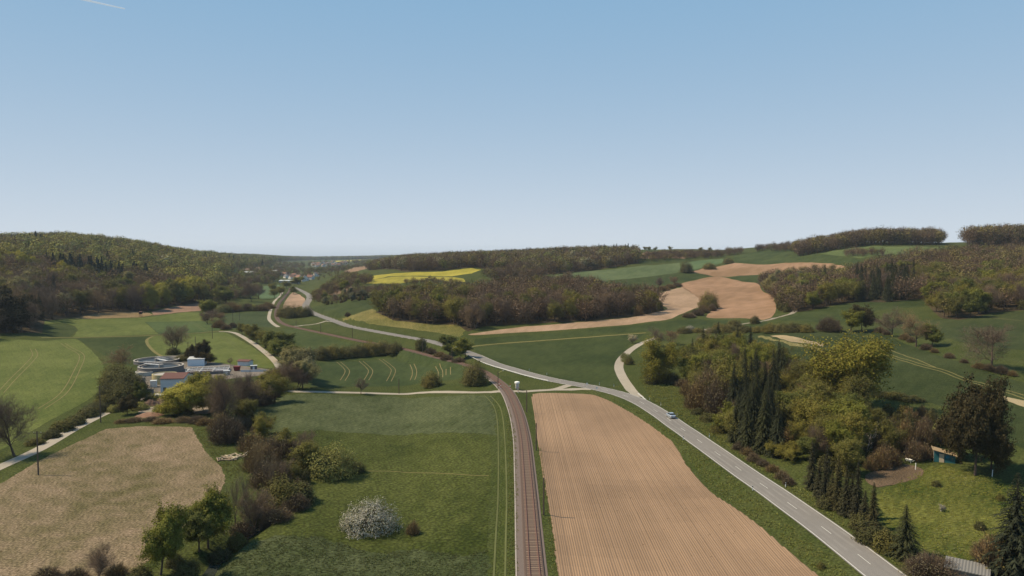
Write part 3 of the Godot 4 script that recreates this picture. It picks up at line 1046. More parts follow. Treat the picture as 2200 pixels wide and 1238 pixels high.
func make_textures() -> void:
	grain("grass", 0.035, 0.45, 1, 5, FastNoiseLite.TYPE_SIMPLEX_SMOOTH)
	grain("tall", 0.05, 0.35, 4, 5, FastNoiseLite.TYPE_SIMPLEX_SMOOTH)
	grain("crop", 0.06, 0.62, 8, 3, FastNoiseLite.TYPE_SIMPLEX_SMOOTH)
	grain("soil", 0.08, 0.6, 1, 5, FastNoiseLite.TYPE_SIMPLEX_SMOOTH)
	grain("litter", 0.07, 0.3, 3, 5, FastNoiseLite.TYPE_SIMPLEX_SMOOTH)
	grain("gravel", 0.12, 0.5, 1, 3, FastNoiseLite.TYPE_CELLULAR)
	grain("asphalt", 0.05, 0.78, 1, 5, FastNoiseLite.TYPE_SIMPLEX_SMOOTH)

func make_ground() -> void:
	var s := Sheet.new()
	var ca := Color(0.62, 0.72, 0.55)
	var cb := Color(1.0, 1.0, 1.0)
	s.v.resize(N_A * N_D)
	s.n = nrm.duplicate()
	s.uv.resize(N_A * N_D)
	s.c.resize(N_A * N_D)
	var idx := PackedInt32Array()
	for j in N_D:
		for i in N_A:
			var k := j * N_A + i
			var d := row_d[j]
			var x := (-A_MAX + i * A_STEP) * d
			s.v[k] = Vector3(x, hgt[k], -d)
			s.uv[k] = Vector2(x, d)
			s.c[k] = ca.lerp(cb, clampf(0.5 + 0.5 * noise_mid.get_noise_2d(x, d) + 0.5 * noise_hi.get_noise_2d(x, d), 0, 1))
			if i < N_A - 1 and j < N_D - 1:
				idx.append_array([k, k + N_A + 1, k + 1, k, k + N_A, k + N_A + 1])
	# the land beyond the sides and behind the camera
	for side in [0, N_A - 1]:
		var out := -2500.0 if side == 0 else 2500.0
		var first := s.v.size()
		for j in N_D:
			var p := s.v[j * N_A + side]
			s.v.append(p + Vector3(out, 0, 0))
			s.n.append(Vector3.UP)
			s.uv.append(Vector2(p.x + out, -p.z))
			s.c.append(cb)
		for j in N_D - 1:
			var a: int = j * N_A + side
			var b := first + j
			if side == 0:
				idx.append_array([a, b, b + 1, a, b + 1, a + N_A])
			else:
				idx.append_array([a, b + 1, b, a, a + N_A, b + 1])
	var q := s.v.size()
	for p in [Vector3(-2600, 0, 1500), Vector3(2600, 0, 1500), Vector3(2600, 0, -D_MIN), Vector3(-2600, 0, -D_MIN)]:
		s.v.append(p)
		s.n.append(Vector3.UP)
		s.uv.append(Vector2(p.x, -p.z))
		s.c.append(cb)
	idx.append_array([q, q + 3, q + 2, q, q + 2, q + 1])
	var m := ArrayMesh.new()
	var arr := []
	arr.resize(Mesh.ARRAY_MAX)
	arr[Mesh.ARRAY_VERTEX] = s.v
	arr[Mesh.ARRAY_NORMAL] = s.n
	arr[Mesh.ARRAY_TEX_UV] = s.uv
	arr[Mesh.ARRAY_COLOR] = s.c
	arr[Mesh.ARRAY_INDEX] = idx
	m.add_surface_from_arrays(Mesh.PRIMITIVE_TRIANGLES, arr)
	var o := put("terrain", m, land("verge grass", Color(0.098, 0.112, 0.036) * 1.35, tex["grass"], 13.0, 12.0))
	tag(o, "grassy valley floor and hillsides under the fields", "terrain", "", "structure")

const MEADOW_A := Color(0.054, 0.070, 0.016)
const MEADOW_B := Color(0.095, 0.112, 0.030)
const TALL_A := Color(0.085, 0.108, 0.042)
const TALL_B := Color(0.145, 0.172, 0.08)
const CROP_A := Color(0.037, 0.053, 0.017)
const CROP_B := Color(0.055, 0.072, 0.024)
const LIGHT_A := Color(0.088, 0.113, 0.030)
const LIGHT_B := Color(0.120, 0.142, 0.042)
const SOIL_A := Color(0.31, 0.20, 0.125)
const SOIL_B := Color(0.37, 0.25, 0.165)

func make_fields() -> void:
	var f: MeshInstance3D
	# meadow between the creek and the railway
	field("meadow", "mown green meadow between the wooded creek and the railway", pts([545,932, 620,930, 700,925, 900,932, 1050,936, 1056,1000, 1050,1100, 1040,1400, 330,1400, 440,1228, 500,1178, 560,1145, 640,1112, 690,1080, 670,1030, 760,1018, 640,960]), MEADOW_A, MEADOW_B, "grass", 17.0, 8.0)
	field("tall_grass_meadow", "pale tall grass meadow south of the concrete lane", pts([560,872, 612,850, 840,852, 1062,852, 1058,862, 1064,900, 1066,936, 900,932, 700,925, 620,931, 545,932, 520,900]), TALL_A, TALL_B, "tall", 9.0, 20.0, 0.1, 0.04)
	field("tall_grass_meadow", "pale tall grass at the foot of the meadow near the creek", pts([430,1240, 520,1180, 600,1150, 690,1155, 800,1190, 900,1180, 1000,1195, 1048,1180, 1040,1400, 300,1400]), TALL_A, TALL_B * 0.9, "tall", 9.0, 20.0, 0.3, 0.045)
	field("fallow_field", "straw-brown fallow field with green weeds beside the farm lane", pts([228,922, 300,916, 412,918, 425,945, 445,975, 475,1005, 484,1030, 470,1070, 430,1110, 400,1140, 330,1200, 270,1240, 150,1400, -420,1400, -420,1150, -150,1085, 0,1040, 80,992, 150,958]), Color(0.24, 0.205, 0.10), Color(0.44, 0.335, 0.225), "litter", 9.0, 25.0, 0.75, 0.03, 0.8)
	field("crop_field", "light green crop field with curved tyre lines beside the farm lane", smooth_closed(pts([-420,770, -200,742, 20,730, 95,733, 160,728, 195,752, 222,785, 225,812, 215,838, 185,862, 120,897, 60,932, 0,968, -250,1080, -420,1150])), LIGHT_A, LIGHT_B, "crop", 9.0, 5.0, -0.5)
	field("crop_field", "small dark green field beside the dark wood", pts([92,698, 140,695, 160,702, 166,709, 150,724, 90,725]), CROP_A, CROP_B, "crop", 9.0, 4.0)
	field("crop_field", "light green field below the tan stubble strip", pts([95,690, 160,685, 300,683, 330,680, 400,671, 428,672, 436,690, 310,692, 322,702, 340,718, 280,721, 155,725, 168,709, 160,701, 140,694, 95,697]), LIGHT_A, LIGHT_B, "crop", 9.0, 4.0, 0.4)
	field("crop_field", "mid green field striped by a pale path below the brown plot", pts([312,692, 436,690, 478,709, 420,716, 342,718, 324,702]), Color(0.055, 0.085, 0.03), Color(0.075, 0.105, 0.038), "crop", 9.0, 4.0, 0.4)
	field("crop_field", "dark green field behind the round tanks", pts([165,728, 328,723, 313,731, 318,745, 345,764, 372,779, 290,791, 250,777, 222,762, 195,748]), CROP_A, CROP_B, "crop", 9.0, 4.0, 0.2)
	field("crop_field", "light green field between the sewage works and the pale track", pts([332,722, 482,714, 500,722, 545,748, 588,778, 600,792, 480,786, 445,779, 375,779, 345,762, 320,744, 316,731]), LIGHT_A, LIGHT_B, "crop", 9.0, 4.0, 0.3)
	field("stubble_strip", "orange-tan stubble strip along the edge of the forest", pts([150,682, 230,671, 310,669, 330,677, 300,682, 165,685]), Color(0.33, 0.235, 0.12), Color(0.40, 0.29, 0.16), "litter", 12.0, 6.0)
	field("ploughed_plot", "red-brown ploughed plot at the corner of the forest", pts([325,670, 390,657, 430,651, 432,668, 380,672, 330,678]), Color(0.22, 0.14, 0.10), Color(0.26, 0.17, 0.12), "soil", 12.0, 6.0)
	field("crop_field", "green field between the hedge and the railway bend", pts([480,676, 570,668, 576,685, 582,696, 590,704, 560,703, 500,708, 470,692]), Color(0.07, 0.098, 0.04), Color(0.095, 0.125, 0.055), "tall", 12.0, 6.0, 0.3)
	field("crop_field", "dark green wedge beside the railway below the bushes", pts([606,707, 640,708, 700,724, 765,740, 860,756, 690,776, 660,760, 625,728]), CROP_A * 1.2, CROP_B * 1.2, "crop", 9.0, 4.0, 0.6)
	field("crop_field", "green crop field with paired tyre lines north of the concrete lane", smooth_closed(pts([648,832, 676,804, 692,778, 860,758, 905,756, 958,770, 990,784, 998,800, 982,815, 900,824, 760,831])), Color(0.045, 0.065, 0.024), Color(0.063, 0.084, 0.032), "crop", 9.0, 6.0, 0.5)
	field("crop_field", "large dark green field north of the country road", pts([1012,748, 1130,736, 1250,727, 1340,720, 1385,718, 1370,728, 1352,742, 1336,760, 1324,780, 1322,800, 1335,827, 1300,831, 1220,817, 1160,803, 1110,790, 1070,777, 1040,764]), CROP_A, CROP_B, "crop", 9.0, 5.0, 0.2)
	field("crop_field", "long dark green strip below the tan field strip", pts([1022,728, 1100,722, 1250,709, 1350,701, 1430,692, 1480,684, 1560,688, 1650,692, 1640,716, 1560,716, 1450,712, 1350,714, 1250,722, 1130,732, 1015,742]), CROP_A, CROP_B, "crop", 9.0, 5.0, 0.1)
	f = field("ploughed_field", "tan ploughed strip curling below the bare wood", smooth_closed(pts([1005,719, 1050,712, 1126,702, 1250,692, 1350,683, 1390,675, 1435,664, 1415,654, 1370,639, 1400,632, 1425,628, 1465,618, 1500,640, 1505,658, 1470,673, 1430,688, 1350,698, 1250,706, 1126,714, 1030,720])), Color(0.33, 0.225, 0.15), Color(0.40, 0.285, 0.195), "soil", 14.0, 5.0)
	field("ploughed_field", "broad brown ploughed field around the lone olive tree", smooth_closed(pts([1465,609, 1500,601, 1533,594.5, 1561,597, 1593,605, 1628,609, 1638,625, 1661,638, 1668,662, 1661,678, 1643,687, 1613,685, 1563,684, 1518,682, 1527,670, 1540,658, 1505,658, 1500,640, 1465,618])), Color(0.27, 0.165, 0.10), Color(0.345, 0.22, 0.138), "soil", 14.0, 5.0, 0.0, 0.03, 0.35)
	field("ploughed_field", "brown ploughed field tapering along the upper slope", pts([1485,584, 1515,575, 1543,573, 1578,565, 1641,569, 1686,565, 1726,564, 1788,566, 1823,574, 1790,579, 1745,579, 1680,585, 1643,589, 1623,591, 1561,595, 1533,594]), Color(0.275, 0.17, 0.102), Color(0.36, 0.235, 0.15), "soil", 14.0, 5.0, 0.0, 0.03, 0.35)
	field("crop_field", "small dark green wedge between two brown fields", pts([1566,597, 1588,592, 1623,592, 1634,600, 1628,608, 1593,604]), CROP_A, CROP_B, "crop", 9.0, 4.0)
	field("crop_field", "pale green field below the wooded hill", pts([1178,594, 1250,583, 1350,575, 1460,565, 1464,583, 1455,586, 1380,596, 1340,600, 1288,603, 1255,609, 1200,606]), Color(0.085, 0.115, 0.052), Color(0.11, 0.142, 0.066), "crop", 14.0, 4.0)
	field("crop_field", "dark green band behind the bare wood", pts([1255,610, 1288,603, 1345,600, 1390,595, 1456,586.5, 1476,584, 1515,589, 1533,594, 1495,600, 1463,608, 1410,613, 1380,615, 1275,619]), CROP_A, CROP_B, "crop", 14.0, 4.0)
	field("crop_field", "dark green slope under the hilltop wood", pts([1575,551, 1626,541, 1711,531, 1800,525, 1845,528, 1758,545, 1838,555, 1850,561, 1825,573, 1788,565, 1726,561, 1686,564, 1641,568, 1580,563]), CROP_A * 1.15, CROP_B * 1.2, "crop", 14.0, 4.0)
	field("crop_field", "light green field under the hilltop wood", pts([1760,545, 1848,528.5, 1913,530, 2050,531, 2030,544, 1900,547, 1850,555]), Color(0.088, 0.118, 0.042), Color(0.112, 0.145, 0.055), "crop", 14.0, 4.0)
	field("ploughed_field", "tan field on the far crest dotted with round bushes", pts([1368,551, 1390,540, 1405,545, 1430,543, 1463,544, 1498,550, 1470,556, 1435,554, 1370,556]), SOIL_A, SOIL_B, "soil", 14.0, 4.0)
	field("crop_field", "light green patch on the far crest", pts([1393,539, 1425,537, 1458,537, 1459,543, 1430,542.5, 1406,544.5]), Color(0.085, 0.115, 0.052), Color(0.11, 0.142, 0.066), "crop", 14.0, 4.0)
	field("crop_field", "dark green patch below the far tan field", pts([1374,559, 1435,556, 1470,557, 1495,561, 1460,564, 1430,564, 1376,570]), CROP_A, CROP_B, "crop", 14.0, 4.0)
	field("crop_field", "mid green patch beside the hedge on the upper slope", pts([1470,566, 1500,560, 1553,556, 1556,564, 1520,572, 1480,582]), Color(0.085, 0.135, 0.06), Color(0.11, 0.155, 0.07), "crop", 14.0, 4.0)
	field("rapeseed_field", "bright yellow rapeseed field in front of the wooded hill", pts([762,606, 795,594, 833,589, 855,587, 950,584, 988,579, 1013,576, 1034,580, 1013,588, 970,594, 833,594, 800,602, 783,607]), Color(0.31, 0.275, 0.045), Color(0.38, 0.335, 0.06), "crop", 14.0, 6.0)
	field("rapeseed_field", "yellow rapeseed strip below the dark hedge line", pts([800,603, 833,596, 970,596, 996,599, 1001,606, 963,605, 925,599, 850,611, 783,609]), Color(0.29, 0.26, 0.045), Color(0.35, 0.31, 0.06), "crop", 14.0, 6.0)
	field("crop_field", "blue-green field between rapeseed and bare wood", pts([960,612, 1035,606, 1110,600, 1180,596, 1200,607, 1110,620, 990,628]), Color(0.078, 0.112, 0.056), Color(0.098, 0.132, 0.07), "crop", 14.0, 4.0)
	field("crop_field", "dark green field between the country road and the hedges", smooth_closed(pts([674,659, 730,652, 793,645, 808,653, 798,663, 750,677, 723,684, 690,674, 672,666])), CROP_A, CROP_B, "crop", 12.0, 4.0)
	field("dry_bank", "yellowish dry grass bank between road and bare wood", smooth_closed(pts([735,686, 760,677, 800,664, 813,671, 850,689, 925,696, 958,694, 990,702, 998,712, 985,725, 950,716, 880,706, 800,697])), Color(0.20, 0.20, 0.06), Color(0.31, 0.275, 0.10), "tall", 10.0, 14.0, 0.2)
	field("crop_field", "dark blue-green sloping field behind the roadside trees", smooth_closed(pts([1543,720, 1650,716, 1800,712, 1868,709, 1915,726, 1960,744, 2050,774, 2125,801, 2200,822, 2400,880, 2400,1010, 2200,965, 2150,935, 2060,885, 1960,855, 1875,838, 1740,808, 1660,780, 1600,752, 1575,735])), Color(0.034, 0.048, 0.017), Color(0.050, 0.064, 0.024), "crop", 9.0, 5.0, 0.7)
	field("stubble_strip", "yellowish stripe across the dark sloping field", pts([1625,723, 1637,721.5, 1700,736, 1772,753, 1768,757, 1700,743]), Color(0.27, 0.25, 0.10), Color(0.33, 0.29, 0.13), "tall", 9.0, 4.0, 0.2, 0.06)
	field("stubble_strip", "tan stripe across the dark sloping field", pts([1655,722, 1676,720.5, 1735,732, 1772,739.5, 1768,745, 1700,735]), Color(0.36, 0.28, 0.17), Color(0.42, 0.33, 0.20), "soil", 9.0, 4.0, 0.2, 0.06)
	field("stubble_strip", "pale wedge at the edge of the dark sloping field", pts([2146,850, 2200,861, 2300,890, 2300,905, 2200,875, 2155,858]), Color(0.33, 0.28, 0.17), Color(0.39, 0.32, 0.2), "soil", 9.0, 4.0, 0.2, 0.06)
	field("crop_field", "dark green field below the mixed forest on the slope", pts([1868,704, 1930,696, 2023,686, 2126,676, 2200,669, 2400,655, 2400,800, 2200,752, 2130,745, 2060,735, 2000,722, 1940,718, 1900,712]), Color(0.040, 0.054, 0.020), Color(0.057, 0.070, 0.026), "crop", 10.0, 5.0, 0.4)
	field("crop_field", "dark green field between white track and mixed forest", pts([1670,688, 1705,674, 1770,664, 1843,651, 1983,644, 1990,650, 1985,659, 1888,666, 1815,691, 1735,692]), CROP_A, CROP_B, "crop", 10.0, 4.0, 0.4)
	field("ploughed_field", "red-brown plot between railway and road bend", pts([606,664, 612,648, 622,634, 630,628, 645,634, 655,642, 656,650, 648,658, 630,662]), Color(0.33, 0.23, 0.16), Color(0.39, 0.27, 0.19), "soil", 12.0, 4.0)
	field("ploughed_field", "brown plot between the hedges beside the road bend", pts([703,632, 730,618, 758,617, 745,628, 715,636]), Color(0.30, 0.21, 0.15), Color(0.36, 0.26, 0.18), "soil", 12.0, 4.0)
	field("crop_field", "pale green meadow beyond the village trees", pts([555,618, 600,612, 600,640, 560,642, 552,632]), Color(0.085, 0.135, 0.065), Color(0.11, 0.16, 0.08), "crop", 14.0, 4.0)
	field("ploughed_field", "tan slope in the distance behind the village", pts([520,578, 540,573, 575,572, 583,578, 560,580, 530,582]), SOIL_A * 0.8, SOIL_B * 0.8, "soil", 14.0, 4.0)
	field("ploughed_field", "tan slope beside the distant village", pts([740,582, 765,574, 795,571, 790,577, 760,584, 742,588]), SOIL_A * 0.8, SOIL_B * 0.8, "soil", 14.0, 4.0)
	field("rapeseed_field", "thin yellow rapeseed line on the most distant ridge", pts([720,561, 760,558.5, 800,558.5, 800,560.5, 760,561.5, 722,563]), Color(0.40, 0.35, 0.06), Color(0.46, 0.40, 0.08), "crop", 14.0, 4.0)
	field("garden_lawn", "weedy lawn of the allotment garden", smooth_closed(pts([1890,1060, 1960,1020, 2030,1000, 2100,1020, 2160,1035, 2200,1060, 2260,1150, 2200,1215, 2100,1215, 2010,1195, 1960,1160, 1900,1120])), Color(0.06, 0.092, 0.018), Color(0.19, 0.20, 0.05), "tall", 9.0, 18.0, 0.0, 0.05, 2.0)
	field("vegetable_bed", "bare brown vegetable bed in the allotment garden", smooth_closed(pts([1860,1020, 1900,1008, 1945,998, 1985,1010, 1975,1028, 1930,1040, 1885,1048, 1862,1035])), Color(0.22, 0.155, 0.105), Color(0.31, 0.225, 0.15), "litter", 6.0, 16.0, 0.0, 0.08, 2.0)
	field("works_yard", "pale concrete yard of the sewage works", pts([292,806, 300,770, 396,762, 450,778, 500,784, 578,794, 570,806, 490,815, 440,832, 396,850, 310,852]), Color(0.10, 0.09, 0.078), Color(0.17, 0.15, 0.128), "asphalt", 9.0, 0.0, 0.0, 0.05)
	field("gravel_yard", "pale gravel yard in front of the white works building", smooth_closed(pts([296,886, 318,876, 345,872, 372,862, 402,860, 440,866, 455,880, 445,890, 400,887, 350,881, 320,889])), Color(0.33, 0.27, 0.20), Color(0.42, 0.36, 0.28), "gravel", 5.0, 4.0, 0.0, 0.05)
	# the pale ploughed field beside the railway, with its drill ridges
	var edge := smooth_closed(pts([1145,847, 1200,845, 1270,848, 1312,863, 1345,881, 1385,906, 1440,946, 1457,968, 1475,1000, 1505,1036, 1530,1060, 1570,1086, 1620,1121, 1680,1172, 1720,1208, 1765,1243, 1930,1400, 1214,1400, 1199,1238, 1186,1130, 1172,1050, 1161,985, 1151,920, 1146,880]), 3)
	f = field("ploughed_field", "pale tan ploughed field with straight drill rows beside the railway", edge, Color(0.225, 0.152, 0.10), Color(0.275, 0.19, 0.128), "soil", 6.0, 4.0, 0.0, 0.03, 0.5)
	var ridges := Shape.new()
	var rng := RandomNumberGenerator.new()
	rng.seed = 77
	var x := 4.0
	while x < 90.0:
		var cuts := []
		for k in edge.size():
			var p := edge[k]
			var q := edge[(k + 1) % edge.size()]
			if (p.x - x) * (q.x - x) < 0.0:
				cuts.append(lerpf(p.y, q.y, (x - p.x) / (q.x - p.x)))
		cuts.sort()
		for k in range(0, cuts.size() - 1, 2):
			var a: float = cuts[k] + 0.3
			var b: float = cuts[k + 1] - 0.3
			var n := maxi(int((b - a) / 4.0), 1)
			var tall := rng.randf_range(0.045, 0.085)
			var shift := 0.0
			var tint := rng.randf_range(0.88, 1.0)
			for e in n:
				var da := lerpf(a, b, float(e) / n)
				var db := lerpf(a, b, float(e + 1) / n)
				var damp := 0.9 + 0.3 * noise_lo.get_noise_2d(x * 3.0, da * 3.0) + 0.12 * noise_mid.get_noise_2d(x * 2.0, da)
				ridges.col = Color(1, 0.99, 0.98) * clampf(damp, 0.7, 1.0) * tint
				var s2 := clampf(shift + rng.randf_range(-0.02, 0.02), -0.06, 0.06)
				var ya := height_at(x, da) + 0.025
				var yb := height_at(x, db) + 0.025
				var la := Vector3(x - 0.2 + shift, ya, -da)
				var lb := Vector3(x - 0.2 + s2, yb, -db)
				var ta := Vector3(x + shift, ya + tall, -da)
				var tb := Vector3(x + s2, yb + tall, -db)
				var ra := Vector3(x + 0.2 + shift, ya, -da)
				var rb := Vector3(x + 0.2 + s2, yb, -db)
				ridges.quad(la, lb, tb, ta)
				ridges.quad(ta, tb, rb, ra)
				shift = s2
		x += 0.42
	var ro := put("drill_ridges", ridges.mesh(), mat("ridge soil", Color(0.25, 0.168, 0.11), 0.95, true), f)
	ro.set_meta("kind", "stuff")

func lines_on(parent: Node, called: String, list: Array, gauge: float, width: float, m: Material, off := 0.07) -> void:
	for l in list:
		var c := smooth(pts(l), 4)
		for side in ([-1.0, 1.0] if gauge > 0.0 else [0.0]):
			var s := Sheet.new()
			strip(s, side_points(c, side * gauge / 2.0), -width / 2, width / 2, off, Color(0.8, 0.8, 0.8), Color(1, 1, 1), 3.0)
			if s.v.size():
				put(called, s.mesh(), m, parent)

func ragged_line(p: PackedVector2Array) -> PackedVector2Array:
	var out := PackedVector2Array()
	for g in p:
		out.append(g + Vector2(noise_hi.get_noise_2d(g.x, g.y), 0.0) * 0.2)
	return out

func find_field(label: String) -> Node:
	for c in get_children():
		if c.get_meta("label", "") == label:
			return c
	return self

func make_ways() -> void:
	var asphalt := land("asphalt", Color(0.25, 0.235, 0.225) * 1.1, tex["asphalt"], 5.0, 0.3, 0.85)
	var concrete := land("concrete lane", Color(0.46, 0.41, 0.345), tex["asphalt"], 4.0, 0.3, 0.9)
	var track := land("gravel track", Color(0.50, 0.44, 0.36), tex["gravel"], 4.0, 1.0, 0.95)
	var paint := mat("road paint", Color(0.52, 0.51, 0.49), 0.6)
	var bare_soil := land("tyre line soil", Color(0.27, 0.225, 0.11) * 1.2, tex["soil"], 4.0, 1.0)
	var pale_line := land("pressed grass", Color(0.155, 0.17, 0.07) * 1.2, tex["soil"], 4.0, 1.0)
	var yellow_line := land("dry grass path", Color(0.24, 0.215, 0.09) * 1.2, tex["soil"], 4.0, 1.0)
	var road := way("road", "grey asphalt country road with white edge lines", "road", main_road, 6.6, 0.06, asphalt)
	# the bands worn paler by wheels and the white lines
	for side in [-1.0, 1.0]:
		var s := Sheet.new()
		strip(s, side_points(main_road.slice(0, 100), side * 3.0), -0.065, 0.065, 0.072, Color(1, 1, 1), Color(0.9, 0.9, 0.9))
		put("edge_line", s.mesh(), paint, road)
	var worn := land("worn asphalt", Color(0.285, 0.268, 0.258) * 1.1, tex["asphalt"], 3.0, 0.3, 0.85)
	for side in [-2.3, -0.95, 0.95, 2.3]:
		var s := Sheet.new()
		strip(s, ragged_line(side_points(main_road.slice(0, 84), side)), -0.27, 0.27, 0.066, Color(0.8, 0.8, 0.8), Color(1, 1, 1), 3.0)
		put("wheel_track", s.mesh(), worn, road)
	var far := 0.0
	var dash := PackedVector2Array()
	var fine := smooth(main_road, 6)
	var count := 0
	for k in range(1, 500):
		if k >= fine.size() or fine[k].y > 420.0:
			break
		far += fine[k].distance_to(fine[k - 1])
		if fmod(far, 12.0) < 4.0:
			dash.append(fine[k])
		elif dash.size() > 1:
			var s := Sheet.new()
			strip(s, dash, -0.05, 0.05, 0.072, Color(1, 1, 1), Color(0.9, 0.9, 0.9))
			put("centre_dash", s.mesh(), paint, road)
			dash = PackedVector2Array()
			count += 1
		else:
			dash = PackedVector2Array()
	# the lanes
	way("lane", "pale concrete lane crossing the railway between meadow and crop field", "lane", smooth(pts([560,836, 590,840, 640,842, 700,843, 775,844.5, 900,844.5, 1000,843.5, 1051,843, 1090,842, 1150,840, 1185,838, 1208,833, 1228,827]), 4), 3.1, 0.06, concrete)
	way("lane", "short concrete slip from the lane to the country road", "lane", smooth(pts([1185,838, 1230,837, 1270,836.5]), 4), 2.8, 0.055, concrete)
	way("side_road", "pale side road curving up past the olive trees", "road", smooth(pts([1372,853, 1357,840, 1350,830, 1343,820, 1335,806, 1329.5,790, 1333,775, 1343,763, 1358,750, 1383,736, 1410,726]), 4), 3.9, 0.058, concrete)
	way("farm_lane", "pale farm lane leading to the sewage works", "lane", smooth(pts([-160,1080, -60,1032, 0,1004, 83,966, 155,924, 215,893, 240,884, 265,874, 290,862, 312,853]), 4), 3.4, 0.06, concrete)
	way("track", "pale track between the light green field and the leafy trees", "track", smooth(pts([470,713, 488,713, 505,716, 520,723.5, 545,739, 570,758, 590,776, 600,792, 600,815, 590,838]), 4), 3.0, 0.06, concrete)
	way("track", "pale track running along the railway bend", "track", smooth(pts([598,703, 586,695.5, 578,686, 579,674, 585,656, 593,644, 603,634, 606,626, 600,618]), 4), 2.6, 0.06, concrete)
	way("track", "short pale track from railway to country road", "track", smooth(pts([630,702, 650,699.5, 680,696, 713,691.5]), 3), 2.6, 0.055, concrete)
	way("gravel_track", "white gravel track climbing to the forest edge", "track", smooth(pts([1500,712, 1538,704.5, 1588,697.5, 1646,689, 1680,680, 1701,674, 1708,668]), 3), 3.2, 0.07, track)
	way("grass_path", "dry grass path between two dark green fields", "path", smooth(pts([1012,745.5, 1060,740, 1126,735, 1200,729.5, 1300,722, 1388,715.5]), 3), 2.2, 0.07, yellow_line)
	way("grass_path", "pale grass path across the green fields west of the works", "path", smooth(pts([88,726, 160,725.5, 225,724, 290,722.5, 350,720, 420,716, 480,711]), 3), 2.0, 0.07, yellow_line)
	way("grass_path", "pale curved path round the dark green field", "path", smooth(pts([328,723, 316,730, 317,740, 330,755, 350,768, 372,780]), 3), 1.6, 0.07, yellow_line)
	# tyre lines pressed into the crops
	lines_on(find_field("green crop field with paired tyre lines north of the concrete lane"), "tyre_line", [[727,778, 741,790, 746,800, 736,818], [775,776, 791,790, 796,800, 787,817], [818,772, 838,787, 845,798, 835,820], [885,783, 890,795, 890,806, 886,817], [940,785, 946,798, 946,812], [963,792, 963,806]], 1.9, 0.34, bare_soil)
	lines_on(find_field("light green crop field with curved tyre lines beside the farm lane"), "tyre_line", [[0,845, 33,809, 63,779, 75,763, 70,750], [88,879, 130,851, 150,826, 163,800, 175,773, 172,760, 150,748, 135,738]], 2.0, 0.32, bare_soil)
	lines_on(find_field("light green field between the sewage works and the pale track"), "tyre_line", [[478,724, 513,750, 535,772]], 1.9, 0.35, pale_line)
	lines_on(find_field("mid green field striped by a pale path below the brown plot"), "tyre_line", [[400,688, 425,700, 445,713]], 1.9, 0.4, pale_line)
	lines_on(find_field("mown green meadow between the wooded creek and the railway"), "tyre_line", [[1048,851, 1066,872, 1074,900, 1077.5,950, 1079,1010, 1079,1078, 1076,1150, 1073,1238, 1068,1330]], 1.75, 0.32, pale_line)
	lines_on(find_field("mown green meadow between the wooded creek and the railway"), "dry_ditch_line", [[790,1013, 850,1014, 920,1017, 1000,1021, 1050,1023]], 0.0, 0.35, yellow_line)
	lines_on(find_field("dark blue-green sloping field behind the roadside trees"), "tyre_line", [[1895,757, 1950,776, 2050,807, 2120,829, 2200,853, 2280,878]], 2.0, 0.5, yellow_line)
	lines_on(find_field("dark blue-green sloping field behind the roadside trees"), "tyre_line", [[1913,752, 1960,770, 2010,790]], 0.0, 0.5, yellow_line)
	lines_on(find_field("dark green field below the mixed forest on the slope"), "tyre_line", [[2115,681, 2160,686, 2200,690]], 2.0, 0.5, yellow_line)
	# creek water
	var s := Sheet.new()
	strip(s, creek.slice(0, 34), -0.9, 0.9, 0.12, Color(1, 1, 1), Color(0.9, 0.9, 0.9))
	var wm := mat("creek water", Color(0.03, 0.035, 0.03), 0.06, false)
	wm.metallic_specular = 0.5
	tag(put("creek_water", s.mesh(), wm), "dark narrow creek under the trees", "water", "", "structure")
	make_rail()

func ribbon(sh: Shape, line: PackedVector2Array, section: Array, closed := false) -> void:
	# sweeps a cross-section of Vector2(sideways, up) along a ground line
	for k in line.size() - 1:
		for e in section.size() - (0 if closed else 1):
			var p: Vector2 = section[e]
			var q: Vector2 = section[(e + 1) % section.size()]
			var c := []
			for w in [[k, p], [k + 1, p], [k + 1, q], [k, q]]:
				var i: int = w[0]
				var d := (line[mini(i + 1, line.size() - 1)] - line[maxi(i - 1, 0)]).normalized()
				var g: Vector2 = line[i] + Vector2(d.y, -d.x) * float(w[1].x)
				c.append(Vector3(g.x, height_at(line[i].x, line[i].y) + w[1].y, -g.y))
			sh.quad(c[0], c[1], c[2], c[3])

